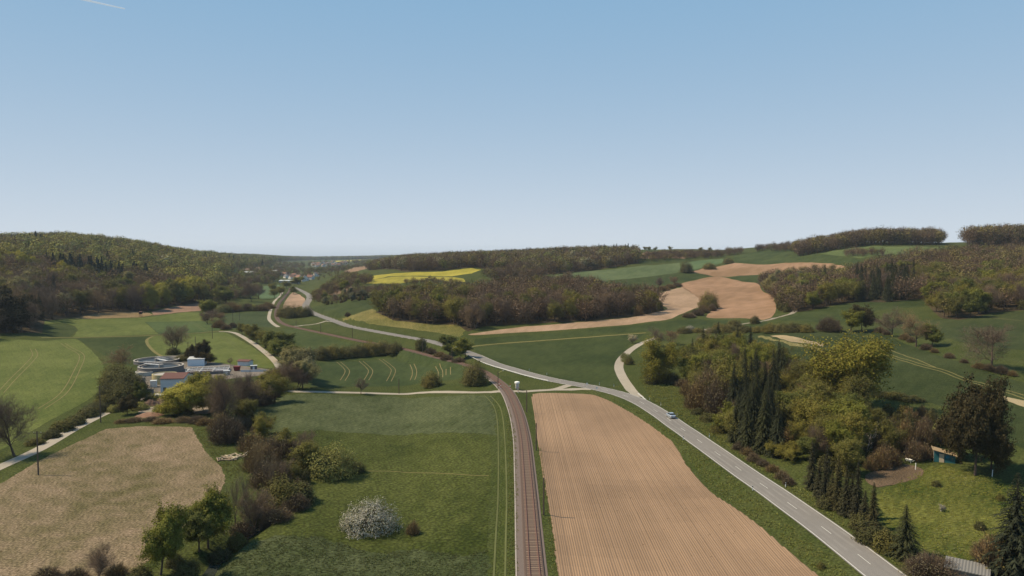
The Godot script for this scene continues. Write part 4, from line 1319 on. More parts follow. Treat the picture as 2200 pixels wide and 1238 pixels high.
func make_rail() -> void:
	var fine := smooth(rail, 3)
	var root := Node3D.new()
	root.name = "railway"
	add_child(root)
	tag(root, "single-track railway on a gravel bed curving up the valley", "railway", "", "structure")
	var gravel := mat("ballast", Color(0.12, 0.085, 0.073) * 1.3, 0.95)
	gravel.albedo_texture = tex["gravel"]
	gravel.uv1_triplanar = true
	gravel.uv1_world_triplanar = true
	gravel.uv1_scale = Vector3.ONE * 0.4
	var shoulder := mat("shoulder gravel", Color(0.19, 0.15, 0.135) * 1.3, 0.95)
	shoulder.albedo_texture = tex["gravel"]
	shoulder.uv1_triplanar = true
	shoulder.uv1_world_triplanar = true
	shoulder.uv1_scale = Vector3.ONE * 0.5
	var bed := Shape.new()
	ribbon(bed, fine, [Vector2(-1.75, -0.1), Vector2(-1.4, 0.30), Vector2(1.4, 0.30), Vector2(1.75, -0.1)])
	put("ballast_bed", bed.mesh(), gravel, root)
	var near_line := fine.slice(0, 150)
	var sh := Shape.new()
	ribbon(sh, near_line, [Vector2(-2.75, -0.1), Vector2(-2.7, 0.06), Vector2(-1.6, 0.07), Vector2(-1.6, -0.1)])
	put("shoulder_path", sh.mesh(), shoulder, root)
	sh = Shape.new()
	ribbon(sh, near_line, [Vector2(1.6, -0.1), Vector2(1.6, 0.07), Vector2(1.95, 0.06), Vector2(2.0, -0.1)])
	put("shoulder_path", sh.mesh(), shoulder, root)
	sh = Shape.new()
	ribbon(sh, near_line, [Vector2(-2.98, -0.1), Vector2(-2.98, 0.14), Vector2(-2.74, 0.14), Vector2(-2.74, -0.1)])
	put("cable_trough", sh.mesh(), mat("trough concrete", Color(0.27, 0.235, 0.215), 0.9), root)
	for side in [-0.755, 0.755]:
		var r := Shape.new()
		ribbon(r, fine, [Vector2(side - 0.36, 0.25), Vector2(side - 0.26, 0.325), Vector2(side - 0.09, 0.332), Vector2(side + 0.09, 0.332), Vector2(side + 0.26, 0.325), Vector2(side + 0.36, 0.25)])
		put("rust_stained_ballast", r.mesh(), mat("rust stained ballast", Color(0.085, 0.05, 0.042), 0.95), root)
		r = Shape.new()
		ribbon(r, fine, [Vector2(side - 0.07, 0.35), Vector2(side - 0.035, 0.37), Vector2(side - 0.035, 0.52), Vector2(side + 0.035, 0.52), Vector2(side + 0.035, 0.37), Vector2(side + 0.07, 0.35)])
		put("rail", r.mesh(), mat("rusty rail", Color(0.115, 0.062, 0.05), 0.6), root)
	# sleepers every 0.65 m
	var sleeper := Shape.new()
	sleeper.hull8([Vector3(-1.2, 0.2, -0.13), Vector3(1.2, 0.2, -0.13), Vector3(1.2, 0.2, 0.13), Vector3(-1.2, 0.2, 0.13), Vector3(-1.2, 0.34, -0.11), Vector3(1.2, 0.34, -0.11), Vector3(1.2, 0.34, 0.11), Vector3(-1.2, 0.34, 0.11)])
	var sm := sleeper.mesh()
	var tones := [mat("sleeper", Color(0.19, 0.135, 0.10), 0.9), mat("sleeper pale", Color(0.225, 0.165, 0.12), 0.9), mat("sleeper dark", Color(0.165, 0.115, 0.09), 0.9)]
	var rest := []
	var carry := 0.0
	var n := 0
	for k in fine.size() - 1:
		var p := fine[k]
		var q := fine[k + 1]
		var l := p.distance_to(q)
		while carry < l:
			var g := p.lerp(q, carry / l)
			var d := (q - p).normalized()
			var x := Transform3D(Basis(Vector3.UP, atan2(-d.x, d.y)), at(g))
			carry += 0.65
			if g.y < 92.0:
				continue
			if n < 290:
				var o := put("sleeper", sm, tones[(n * 7) % 3], root)
				o.transform = x
			elif g.y < 480.0:
				rest.append(x)
			n += 1
		carry -= l
	var mm := MultiMesh.new()
	mm.transform_format = MultiMesh.TRANSFORM_3D
	mm.mesh = sm
	mm.instance_count = rest.size()
	for k in rest.size():
		mm.set_instance_transform(k, rest[k])
	var i := MultiMeshInstance3D.new()
	i.name = "far_sleepers"
	i.multimesh = mm
	i.material_override = tones[0]
	i.set_meta("kind", "stuff")
	root.add_child(i)

func row(kind: String, list: Array, label: String, group: String) -> void:
	for e in list:
		stand(kind, e[0], e[1], e[2], e[3], e[4] if e.size() > 4 else near(label, hit(e[0], e[1])), group)

func place_plants() -> void:
	# around the farm lane and the fallow field
	stand("bare", 30, 980, 840, 118, "round bare tree beside the pale farm lane")
	stand("leaf", 345, 1236, 1072, 92, "tall leaning green tree beside the creek and the fallow field", "", -0.12)
	stand("bare", 208, 1250, 1166, 80, "small bare tree at the foot of the fallow field")
	stand("leaf", 428, 1186, 1082, 80, "lower green tree leaning out of the bushy creek tree")
	stand("leaf", 447, 1178, 1040, 108, "bushy fresh green tree between creek and fallow field")
	row("slender", [[505,1130,1003,46], [480,1150,1030,40], [548,1040,930,46], [575,1070,960,40], [530,1110,1010,40]], "slender bare tree standing along the creek", "slender bare trees along the creek")
	row("dry", [[560,1010,930,80], [590,1000,925,80], [620,985,930,70], [540,975,915,60], [575,1045,975,80], [520,1150,1110,60], [560,1115,1070,70], [600,1120,1085,60], [640,1095,1050,50]], "brown twiggy shrub in the thicket along the creek", "brown shrubs of the creek thicket")
	row("shrub", [[605,1098,1008,110], [645,1080,1030,70], [655,1010,960,70], [625,1035,985,60], [690,1018,975,60], [470,1205,1170,50], [510,1180,1140,50], [400,1235,1195,60]], "dark olive shrub in the thicket along the creek", "dark shrubs of the creek thicket")
	stand("bud", 618, 1050, 985, 56, "yellow-green budding tree in the creek thicket")
	stand("pale", 706, 1020, 945, 126, "large dome-shaped pale green shrub at the meadow edge")
	stand("shrub", 768, 1014, 990, 36, "small dark shrub at the tip of the dry ditch line")
	stand("blossom", 795, 1138, 1064, 128, "large white blossoming shrub alone on the meadow")
	stand("dry", 887, 1148, 1112, 32, "small round brown shrub beside the white blossoming shrub")
	row("dry", [[100,1245,1210,60], [160,1250,1215,60], [250,1240,1205,50]], "low brown scrub at the foot of the fallow field", "brown scrub at the foot of the fallow field")
	row("shrub", [[300,1245,1210,50], [375,1215,1185,40]], "low green scrub at the foot of the fallow field", "green scrub at the foot of the fallow field")
	row("shrub", [[135,925,900,50], [160,912,890,46], [205,885,862,60], [225,872,845,46], [190,895,872,50], [110,940,920,40], [75,955,938,40]], "dark bramble bush on the bank above the farm lane", "bramble bushes on the lane bank")
	# around the sewage works
	row("shrub", [[262,845,785,90], [280,850,795,80], [250,825,775,70], [268,868,812,70], [240,852,815,60]], "dense dark green bush screening the round tanks", "dark bushes beside the round tanks")
	stand("bare", 265, 800, 735, 62, "purplish bare tree behind the dark bushes by the tanks")
	stand("dark", 273, 890, 848, 40, "small dark round tree beside the end of the farm lane")
	stand("leaf", 300, 868, 815, 30, "thin light green tree by the low works wall")
	row("pale", [[245,885,868,30], [345,886,866,36], [395,890,868,40], [300,880,862,40]], "low green shrub round the gravel yard", "green shrubs round the gravel yard")
	row("shrub", [[325,864,845,40], [360,852,838,40], [375,852,840,30]], "low dark shrub in front of the white works building", "dark shrubs before the white works building")
	stand("willow", 405, 888, 815, 96, "yellow-green willow in front of the white works building")
	stand("willow", 452, 885, 795, 84, "taller yellow-green willow beside the gravel yard")
	row("dry", [[262,908,899,34], [288,906,894,40], [325,904,893,36], [350,908,896,46], [395,906,892,40], [425,908,890,46], [440,912,895,40]], "low brown hedge shrub between gravel yard and fallow field", "brown hedge shrubs above the fallow field")
	row("bare", [[490,915,795,80], [520,890,790,70], [470,905,820,60], [545,880,805,70]], "tall dark bare tree by the creek behind the willow", "tall bare trees by the creek near the works")
	row("dry", [[488,950,878,76], [470,925,880,50], [515,925,890,60], [560,870,835,60]], "brown twiggy shrub beside the creek near the works", "brown shrubs by the creek near the works")
	row("bud", [[560,868,810,60], [590,865,800,60], [530,905,850,60], [575,845,790,60]], "olive budding tree beside the creek near the lane end", "olive trees by the creek near the lane end")
	stand("bare", 375, 758, 692, 56, "bare tree with drooping twigs on the green field edge")
	row("shrub", [[372,762,745,30], [395,775,757,40]], "small dark shrub under the bare tree by the works", "dark shrubs under the bare tree by the works")
	row("dark", [[412,780,738,24], [432,782,728,34], [445,784,755,30]], "dark evergreen behind the white hall of the works", "evergreens behind the white hall")
	stand("bare", 495, 785, 765, 14, "tiny bare tree behind the basins")
	# trees between the tracks
	row("leaf", [[595,762,706,70], [585,745,712,50], [605,775,725,60]], "round leafy tree beside the pale track", "leafy trees beside the pale track")
	row("bud", [[552,738,695,44], [535,728,694,40], [570,748,708,40], [520,720,692,24]], "olive tree in the hedge along the pale track", "olive trees along the pale track")
	row("grey", [[640,815,738,62], [660,825,745,60], [625,808,758,50], [650,835,770,56]], "silvery green tree at the west end of the tyre-lined field", "silvery trees at the tyre-lined field")
	row("bare", [[615,838,770,60], [640,838,785,60], [600,842,785,56], [590,830,780,46]], "brown bare tree by the concrete lane's west end", "bare trees at the lane's west end")
	row("olive", [[690,773,738,44], [715,770,736,48], [740,768,738,46], [768,766,733,50], [795,763,727,52], [822,760,727,48], [848,757,730,40], [705,770,742,36], [810,758,735,40]], "dark olive bush in the hedge north of the tyre-lined field", "bushes of the hedge above the tyre-lined field")
	stand("bare", 775, 847, 806, 34, "small dark bare tree beside the concrete lane")
	stand("olive", 927, 831, 792, 46, "round olive shrub beside the tyre-lined field")
	stand("olive", 1020, 827, 764, 60, "tall dense olive shrub beside the railway curve")
	stand("leaf", 966, 764, 716, 46, "bright green roadside tree with lighter crown")
	stand("leaf", 1000, 769, 722, 46, "round dark-centred green roadside tree")
	stand("shrub", 905, 754, 722, 28, "dark shrub beside the country road near the rail pole")
	row("dry", [[925,760,744,30], [945,768,752,30], [960,774,758,30], [985,779,765,30]], "brown bramble between railway and country road", "brambles between railway and road")
	stand("sapling", 1357, 737, 716, 28, "small pinkish blossoming tree at the field corner")
	row("pale", [[1347,778,758,26], [1340,770,755,14]], "pale ornamental shrub beside the side road", "ornamental shrubs beside the side road")
	stand("shrub", 1352, 783, 766, 20, "dark low shrub beside the side road bend")
	# trees by the side road
	stand("yellow", 1417, 822, 716, 98, "large rounded olive-yellow tree beside the side road")
	row("bare", [[1415,745,698,46], [1440,742,706,40]], "brown bare tree behind the rounded olive tree", "bare trees behind the rounded olive tree")
	row("shrub", [[1440,822,795,50], [1400,825,800,30]], "dark bush under the rounded olive tree", "bushes under the rounded olive tree")
	row("dry", [[1505,880,800,70], [1530,872,760,90], [1555,890,785,80], [1480,850,805,40], [1470,830,808,40], [1580,910,850,60], [1700,960,900,50], [1695,850,775,46]], "brown twiggy thicket shrub above the country road", "brown thicket shrubs above the road")
	row("bud", [[1500,815,735,62], [1520,800,725,60], [1585,880,758,90,"wide olive tree behind the dark spruces of the copse"], [1615,850,768,70], [1555,870,775,70], [1570,945,880,60,"low yellowish tree before the dark spruces of the copse"], [1740,880,795,80,"olive tree between spruces and the big olive-yellow tree"], [1680,860,790,60], [1770,910,850,60]], "olive budding tree in the roadside copse", "olive trees of the roadside copse")
	row("spruce", [[1660,890,748,52], [1625,950,795,70], [1600,945,815,60], [1650,955,830,70], [1580,950,865,46], [1670,930,810,50]], "dark spruce in the middle of the roadside copse", "spruces of the roadside copse")
	stand("bare", 1705, 835, 762, 48, "grey bare tree at the edge of the dark sloping field")
	stand("bare", 1625, 765, 732, 24, "small bare tree at the top of the roadside copse")
	stand("yellow", 1832, 880, 697, 178, "big spreading olive-yellow tree above the copse")
	row("leaf", [[1720,935,835,76,"fresh green tree between the dark spruces and the pale dead tree"], [1815,965,848,84,"broad fresh green tree beside the pale dead tree"], [1800,990,915,60,"low fresh green tree under the broad one by the dead tree"], [1745,990,930,60,"low fresh green tree above the first slim conifer"]], "fresh green tree in the lower copse", "fresh green trees of the lower copse")
	row("bud", [[1700,990,940,60], [1770,980,900,50], [1870,930,870,60], [1660,985,945,40]], "olive scrub tree in the lower copse", "olive scrub trees of the lower copse")
	stand("dead", 1858, 985, 898, 46, "pale dead tree with bare forked branches")
	row("dry", [[1900,975,895,44], [1945,965,880,46], [1985,960,885,44], [2025,955,890,40], [1915,1000,950,44], [1965,990,935,40], [1890,1000,955,36], [1870,1010,970,30], [1990,985,945,36]], "tangled grey-brown shrub above the vegetable bed", "tangled shrubs above the vegetable bed")
	row("shrub", [[1890,850,838,60], [1925,855,840,50], [1960,862,848,50], [1850,990,960,60], [1820,1020,985,50], [1780,1010,975,50]], "dark green shrub on the garden side of the copse", "dark shrubs on the garden side of the copse")
	stand("dark", 2095, 1022, 795, 122, "tall dark ivy-clad tree beside the garden shed")
	row("dark", [[2130,1010,900,80], [2060,985,900,60]], "dark lower tree behind the garden shed", "dark lower trees behind the garden shed")
	stand("spruce", 2180, 1245, 1005, 150, "large dark spruce at the edge of the allotment garden")
	stand("spruce", 1945, 1200, 1078, 78, "single spruce beside the country road below the garden")
	row("slim", [[1744,1052,940,36], [1775,1082,948,36], [1800,1098,975,38], [1818,1108,995,36], [1842,1118,984,36], [1876,1140,1032,36], [1760,1070,985,32], [1830,1110,1015,36], [1788,1090,1010,34], [1858,1128,1050,34]], "slim dark conifer in the row above the country road", "slim conifers in a row above the road")
	row("shrub", [[1870,1165,1115,70], [1905,1185,1130,60], [1850,1135,1100,50], [1780,1090,1060,50], [1920,1190,1150,50], [1895,1175,1140,50]], "dark evergreen bush at the foot of the conifer row", "evergreen bushes at the foot of the conifer row")
	stand("dry", 2005, 1240, 1180, 120, "rusty brown bush beside the corrugated roof")
	row("dry", [[2140,1235,1130,90], [2120,1200,1150,60]], "bare twiggy shrub between corrugated roof and spruce", "bare shrubs beside the corrugated roof")
	row("dry", [[1590,968,945,36], [1605,978,955,30], [1620,992,968,34], [1640,1002,982,30], [1660,1014,992,32], [1680,1030,1005,32], [1695,1042,1020,30]], "low brown hedge shrub along the country road verge", "brown hedge shrubs along the road verge")
	row("shrub", [[1545,930,905,40], [1520,905,885,36], [1500,890,875,30]], "low green bush on the bank above the country road", "green bushes on the road bank")
	stand("shrub", 1765, 1222, 1205, 18, "small dark bush on the grassy road bank")
	row("shrub", [[2012,1045,1030,20], [2106,1138,1118,24], [2150,1075,1060,20]], "small leafy shrub on the garden lawn", "small shrubs on the garden lawn")
	stand("sapling", 2020, 1098, 1080, 20, "tiny white blossoming fruit tree on the garden lawn")
	# trees on the slope to the east
	stand("dry", 1782, 712, 672, 54, "rounded brown shrub at the end of the slope hedge")
	stand("leaf", 1828, 712, 662, 44, "yellow-green tree beside the dark pine on the slope")
	stand("dark", 1852, 712, 652, 50, "dark pine on the slope beside the yellow-green tree")
	stand("bare", 1918, 724, 655, 70, "brown bare tree with a pale forked trunk on the slope")
	stand("bare", 1968, 745, 662, 74, "brown bare tree with an ivy-dark trunk on the slope")
	stand("leaf", 2003, 745, 690, 40, "small fresh green tree on the slope path")
	stand("bare", 2132, 792, 690, 122, "wide spreading bare tree alone on the grass slope")
	row("dry", [[1945,730,712,26], [1958,736,720,20], [1990,752,735,26], [2008,758,745,18], [2040,770,754,22], [2072,780,768,18], [2105,792,776,30], [2125,796,778,26], [2150,802,780,34], [2175,808,792,20], [1890,715,698,26], [1905,720,706,18]], "brown scrub on the terrace between the sloping fields", "brown scrub on the field terrace")
	row("olive", [[1655,714,690,40], [1680,714,690,44], [1705,714,688,44], [1730,714,692,40], [1565,714,692,44], [1600,714,696,40], [1630,714,698,36], [1530,716,700,30], [1470,716,700,36], [1500,714,702,30]], "dark green bush of the hedge below the white track", "bushes of the hedge below the white track")
	row("olive", [[1578,704,682,36], [1622,696,676,22], [1545,712,690,36], [1520,742,715,50]], "olive bush-like tree by the white gravel track", "olive trees by the white gravel track")
	stand("blossom", 1483, 710, 697, 24, "small white blossoming shrub by the dark green strip")
	stand("olive", 1523, 664, 618, 46, "lone olive tree at the rim of the broad brown field")
	row("dry", [[1480,682,668,30], [1498,678,660,30], [1512,672,650,26], [1530,668,648,20]], "brown scrub on the rim of the broad brown field", "brown scrub on the field rim")
	row("olive", [[1475,586,558,30], [1524,578,562,30], [1565,566,552,24]], "round olive tree in the hedge of the upper slope", "olive trees in the hedge of the upper slope")
	row("bare", [[1415,620,594,24], [1450,612,592,24], [1218,608,580,24]], "thin bare tree in the hedge behind the bare wood", "thin bare trees in the hedge behind the wood")
	row("dry", [[1395,628,612,30], [1425,624,612,30], [1455,616,604,24], [1375,632,618,30], [1440,620,608,26]], "brown hedge shrub above the tan ploughed strip", "brown hedge shrubs above the tan strip")
	row("shrub", [[1240,612,594,20], [1252,613,598,12]], "dark round shrub on the green band behind the wood", "dark shrubs on the green band")
	# the valley floor
	row("leaf", [[448,680,642,40], [485,652,612,56], [520,640,615,36], [640,612,594,30]], "rounded green tree on the valley floor", "green trees on the valley floor")
	row("bare", [[540,648,600,40], [555,642,606,30], [470,700,668,36], [445,696,668,30], [455,690,660,40]], "brown bare tree on the valley floor", "bare trees on the valley floor")
	row("dry", [[470,704,685,30], [485,708,694,24], [500,704,690,20], [495,670,645,50], [560,668,650,40], [530,668,648,36], [575,664,646,36]], "brown thicket shrub on the valley floor", "brown shrubs on the valley floor")
	row("pale", [[505,668,646,50], [480,672,650,40], [545,668,652,30]], "pale green shrub on the valley floor", "pale shrubs on the valley floor")
	row("olive", [[612,682,650,40], [630,682,650,44], [645,682,655,36], [660,680,652,28], [622,684,660,30]], "dark olive bush in the clump beside the railway bend", "bushes in the clump by the railway bend")
	row("bud", [[605,634,614,24], [590,640,618,24], [630,632,612,20], [615,620,600,24], [585,630,606,24]], "olive tree beside the distant railway", "olive trees beside the distant railway")
	stand("dry", 747, 680, 668, 14, "single small brown shrub beside the road on the dark field")

func pick(rng: RandomNumberGenerator, list: Array) -> String:
	var x := rng.randf()
	for k in range(0, list.size(), 2):
		x -= list[k + 1]
		if x < 0.0:
			return list[k]
	return list[0]

func floor_of(label: String, poly: PackedVector2Array) -> void:
	var ca := Color(0.085, 0.065, 0.04)
	var cb := Color(0.14, 0.11, 0.065)
	var o := field("forest_floor", label, poly, ca, cb, "litter", 11.0, 10.0, 0.0, 0.05)
	if o:
		o.set_meta("category", "ground")

func place_woods() -> void:
	var centre := pts([806,671, 845,689, 913,696, 983,698, 1005,713, 1038,702, 1126,696, 1250,691, 1350,682, 1400,674, 1424,668, 1420,656, 1372,642, 1330,-560, 1260,-600, 1100,-600, 1000,-580, 900,-550, 830,-530])
	floor_of("brown leaf litter under the bare wood", centre)
	wood(centre, 7.2, 1, 14.0, 19.0, "in the wood above the long tan strip", func(g: Vector2, rng: RandomNumberGenerator) -> String:
		var u := g.x / g.y * F + 1100.0
		if u > 1340.0:
			return pick(rng, ["dry", 0.45, "shrub", 0.3, "bud", 0.1, "bare", 0.15])
		if u < 1000.0:
			return pick(rng, ["bare", 0.5, "bud", 0.38, "leaf", 0.12])
		return pick(rng, ["bare", 0.8, "bud", 0.14, "dry", 0.06]))
	var east := pts([1634,612, 1645,628, 1665,642, 1675,668, 1700,672, 1770,661, 1843,649, 1900,650, 1980,642, 1992,655, 2020,683, 2060,688, 2126,674, 2200,667, 2420,650, 2420,-740, 2200,-720, 2060,-690, 1960,-680, 1870,-640, 1800,-610, 1720,-660, 1650,-690, 1625,-690])
	floor_of("brown leaf litter under the mixed forest on the slope", east)
	wood(east, 8.2, 2, 11.0, 17.0, "in the mixed forest on the slope", func(g: Vector2, rng: RandomNumberGenerator) -> String:
		var u := g.x / g.y * F + 1100.0
		if u > 1840.0 and u < 1965.0 and g.y < 540.0:
			return pick(rng, ["spruce", 0.8, "bare", 0.2])
		if u > 1990.0 and g.y < 560.0:
			return pick(rng, ["bud", 0.42, "bare", 0.35, "shrub", 0.1, "leaf", 0.13])
		if u < 1760.0:
			return pick(rng, ["bare", 0.55, "bud", 0.25, "grey", 0.1, "leaf", 0.06, "shrub", 0.04])
		return pick(rng, ["bare", 0.6, "bud", 0.32, "leaf", 0.07, "spruce", 0.01]))
	wood(pts([1712,-860, 1800,-850, 1900,-845, 2022,-850, 2022,-930, 1712,-950]), 8.5, 3, 17.0, 22.0, "in the hilltop wood above the green slope", func(_g: Vector2, rng: RandomNumberGenerator) -> String:
		return pick(rng, ["bare", 0.6, "bud", 0.35, "dark", 0.05]))
	wood(pts([2074,-800, 2200,-770, 2420,-770, 2420,-900, 2085,-880]), 8.5, 4, 17.0, 25.0, "in the wood beside the hilltop gap", func(_g: Vector2, rng: RandomNumberGenerator) -> String:
		return pick(rng, ["bare", 0.5, "bud", 0.45, "dark", 0.05]))
	var hill := pts([790,-1180, 830,-1050, 870,584, 950,582, 988,577, 1025,575, 1060,582, 1110,596, 1176,590, 1226,585, 1300,577, 1373,566, 1370,-1080, 1300,-1180, 1100,-1280, 900,-1450, 830,-1500, 795,-1350])
	floor_of("brown leaf litter under the wooded hill", hill)
	wood(hill, 9.0, 5, 13.0, 19.0, "on the wooded hill behind the rapeseed", func(g: Vector2, rng: RandomNumberGenerator) -> String:
		var u := g.x / g.y * F + 1100.0
		if g.y > 1020.0 and noise_lo.get_noise_2d(g.x * 2.0 + 300.0, g.y * 2.0) > 0.12 and u > 1000.0:
			return pick(rng, ["spruce", 0.4, "bud", 0.6])
		return pick(rng, ["bare", 0.5, "bud", 0.32, "leaf", 0.1, "grey", 0.08]))
	var west := pts([-420,-340, -200,-360, -60,-375, 0,716, 90,716, 96,690, 150,683, 230,671, 310,669, 390,656, 432,651, 455,640, 462,-760, 480,-1000, 500,-1300, 480,-1750, 300,-1450, 0,-1250, -420,-1250])
	floor_of("brown leaf litter under the forest on the western hill", west)
	wood(west, 10.4, 6, 14.0, 24.0, "of the forest on the western hill", func(g: Vector2, rng: RandomNumberGenerator) -> String:
		var u := g.x / g.y * F + 1100.0
		var n := noise_lo.get_noise_2d(g.x * 1.5, g.y * 1.5)
		if u < 95.0 and g.y < 470.0:
			return pick(rng, ["spruce", 0.35, "bare", 0.4, "dark", 0.25])
		if u > 100.0 and u < 265.0 and g.y > 690.0 and g.y < 770.0:
			return "spruce"
		if u < 100.0 and g.y > 1010.0 and g.y < 1060.0 or u > 280.0 and u < 320.0 and g.y > 760.0 and g.y < 800.0:
			return "spruce"
		var fresh := smoothstep(600.0, 820.0, g.y + n * 260.0)
		if rng.randf() < fresh * 0.85:
			return pick(rng, ["willow", 0.46, "leaf", 0.22, "bud", 0.31, "spruce", 0.01])
		return pick(rng, ["bare", 0.74, "bud", 0.2, "spruce", 0.01, "grey", 0.05]))
	wood(pts([500,-1350, 560,-1600, 590,-2300, 620,-3400, 660,-4400, 760,-4500, 880,-4600, 880,-5500, 640,-5600, 500,-4300, 450,-2600, 440,-1750, 480,-1400]), 22.0, 7, 18.0, 25.0, "on the hazy ridge beyond the village", func(_g: Vector2, rng: RandomNumberGenerator) -> String:
		return pick(rng, ["leaf", 0.5, "bud", 0.36, "spruce", 0.04, "bare", 0.1]))
	wood(pts([1462,812, 1490,770, 1540,745, 1600,765, 1680,800, 1740,830, 1800,870, 1850,900, 1900,900, 2000,890, 2040,930, 1990,985, 1900,1005, 1840,1030, 1780,1000, 1720,985, 1640,985, 1590,960, 1545,915, 1500,870]), 4.8, 8, 8.0, 13.0, "in the undergrowth of the roadside copse", func(g: Vector2, rng: RandomNumberGenerator) -> String:
		if g.x / g.y * F + 1100.0 > 1850.0:
			return pick(rng, ["dry", 0.35, "shrub", 0.15, "olive", 0.25, "pale", 0.15, "bud", 0.1]) if rng.randf() < 0.8 else ""
		var u := g.x / g.y * F + 1100.0
		if u > 1572.0 and u < 1692.0 and g.y < 225.0:
			return pick(rng, ["spruce", 0.7, "dry", 0.2, "bud", 0.1])
		return pick(rng, ["bud", 0.36, "leaf", 0.1, "dry", 0.2, "bare", 0.12, "shrub", 0.14, "spruce", 0.08]))
	wood(pts([455,1215, 490,1175, 545,1120, 590,1085, 610,1050, 590,1000, 550,950, 510,905, 490,870, 560,840, 610,838, 610,850, 560,880, 545,910, 590,940, 650,985, 670,1030, 660,1085, 620,1115, 560,1140, 500,1180]), 3.8, 9, 4.5, 9.0, "in the creek thicket", func(_g: Vector2, rng: RandomNumberGenerator) -> String:
		return pick(rng, ["dry", 0.5, "shrub", 0.25, "bud", 0.12, "bare", 0.13]))
	wood(pts([455,-780, 520,-900, 600,-1120, 700,-1150, 740,-1250, 760,-1700, 850,-2300, 860,-3200, 700,-3300, 600,-2500, 540,-1500, 490,-1150]), 20.0, 10, 7.0, 13.0, "scattered over the far valley floor", func(g: Vector2, rng: RandomNumberGenerator) -> String:
		var u := g.x / g.y * F + 1100.0
		if noise_lo.get_noise_2d(g.x * 1.3 + 70.0, g.y * 0.8) < -0.12 or u > 570.0 and g.y > 930.0 and g.y < 1420.0 or u > 655.0 and u < 760.0 and g.y > 1900.0:
			return "" if rng.randf() < 0.88 else "bud"
		return pick(rng, ["bud", 0.35, "bare", 0.3, "leaf", 0.25, "grey", 0.1]))
	# belts of trees on the valley floor and along far hedges
	var belts := [
		[[465,640, 520,628, 560,622, 552,634, 500,648, 462,655], 8.0, 8.0, 14.0, "in the belt between forest and village", ["bare", 0.5, "bud", 0.3, "leaf", 0.2]],
		[[470,612, 560,604, 600,598, 590,606, 520,614, 470,622], 9.0, 8.0, 14.0, "in the belt before the village roofs", ["bare", 0.4, "bud", 0.35, "leaf", 0.25]],
		[[480,600, 560,592, 600,590, 600,597, 520,602], 13.0, 9.0, 15.0, "round the village roofs", ["bud", 0.4, "bare", 0.35, "leaf", 0.25]],
		[[670,650, 690,630, 712,612, 740,596, 780,600, 800,606, 790,612, 760,616, 735,630, 700,640, 690,655], 8.0, 7.0, 12.0, "in the copse beside the road bend", ["bare", 0.45, "bud", 0.4, "leaf", 0.15]],
		[[690,655, 740,640, 800,628, 830,632, 815,645, 760,648, 700,658], 6.5, 6.0, 10.0, "in the hedge behind the dark field", ["dry", 0.35, "shrub", 0.3, "grey", 0.2, "bare", 0.15]],
		[[740,632, 800,622, 850,620, 870,628, 830,638, 770,640], 7.5, 6.0, 9.0, "in the copse below the rapeseed", ["bare", 0.6, "bud", 0.25, "shrub", 0.15]],
		[[1370,565, 1420,562, 1500,556, 1560,552, 1640,536, 1712,530, 1712,-960, 1640,-1040, 1560,-1060, 1500,-1060, 1430,-1100], 9.5, 8.0, 13.0, "along the hedge on the eastern crest", ["bare", 0.8, "bud", 0.2]],
		[[1690,585, 1740,584, 1800,580, 1800,590, 1740,596, 1690,592], 7.0, 6.0, 9.0, "at the tip of the upper brown field", ["bud", 0.4, "bare", 0.3, "shrub", 0.3]],
		[[1815,549, 1850,545, 1900,547, 1895,553, 1820,553], 7.0, 6.0, 10.0, "in the clump on the light green slope", ["bare", 0.6, "bud", 0.4]],
		[[860,609, 925,606, 985,609, 1000,614, 950,614, 880,616], 9.0, 5.0, 8.0, "below the yellow rapeseed strip", ["bare", 0.7, "bud", 0.3]],
		[[1030,592, 1110,585, 1176,594, 1150,602, 1060,604], 8.0, 9.0, 14.0, "between rapeseed and blue-green field", ["bare", 0.75, "bud", 0.25]],
	]
	var k := 20
	for b in belts:
		var mix: Array = b[5]
		wood(pts(b[0]), b[1], k, b[2], b[3], b[4], func(_g: Vector2, rng: RandomNumberGenerator) -> String: return pick(rng, mix))
		k += 1
	# single bushes dotted over the crest
	for e in [[1378,551], [1392,551], [1410,552], [1420,549], [1435,551], [1447,549], [1460,547]]:
		stand("bud", e[0], e[1] + 2, e[1] - 6, 9, "small round bush on the far tan field", "round bushes on the far tan field")
	for e in [[1310,-1250], [1345,-1300], [1385,-1300], [1395,-1290], [1408,-1300], [1440,-1320], [1505,-1250], [1525,-1250]]:
		plant("bud", hit(e[0], e[1]), 9.0, 9.0, "small tree on the skyline of the far crest", "trees on the far crest skyline")

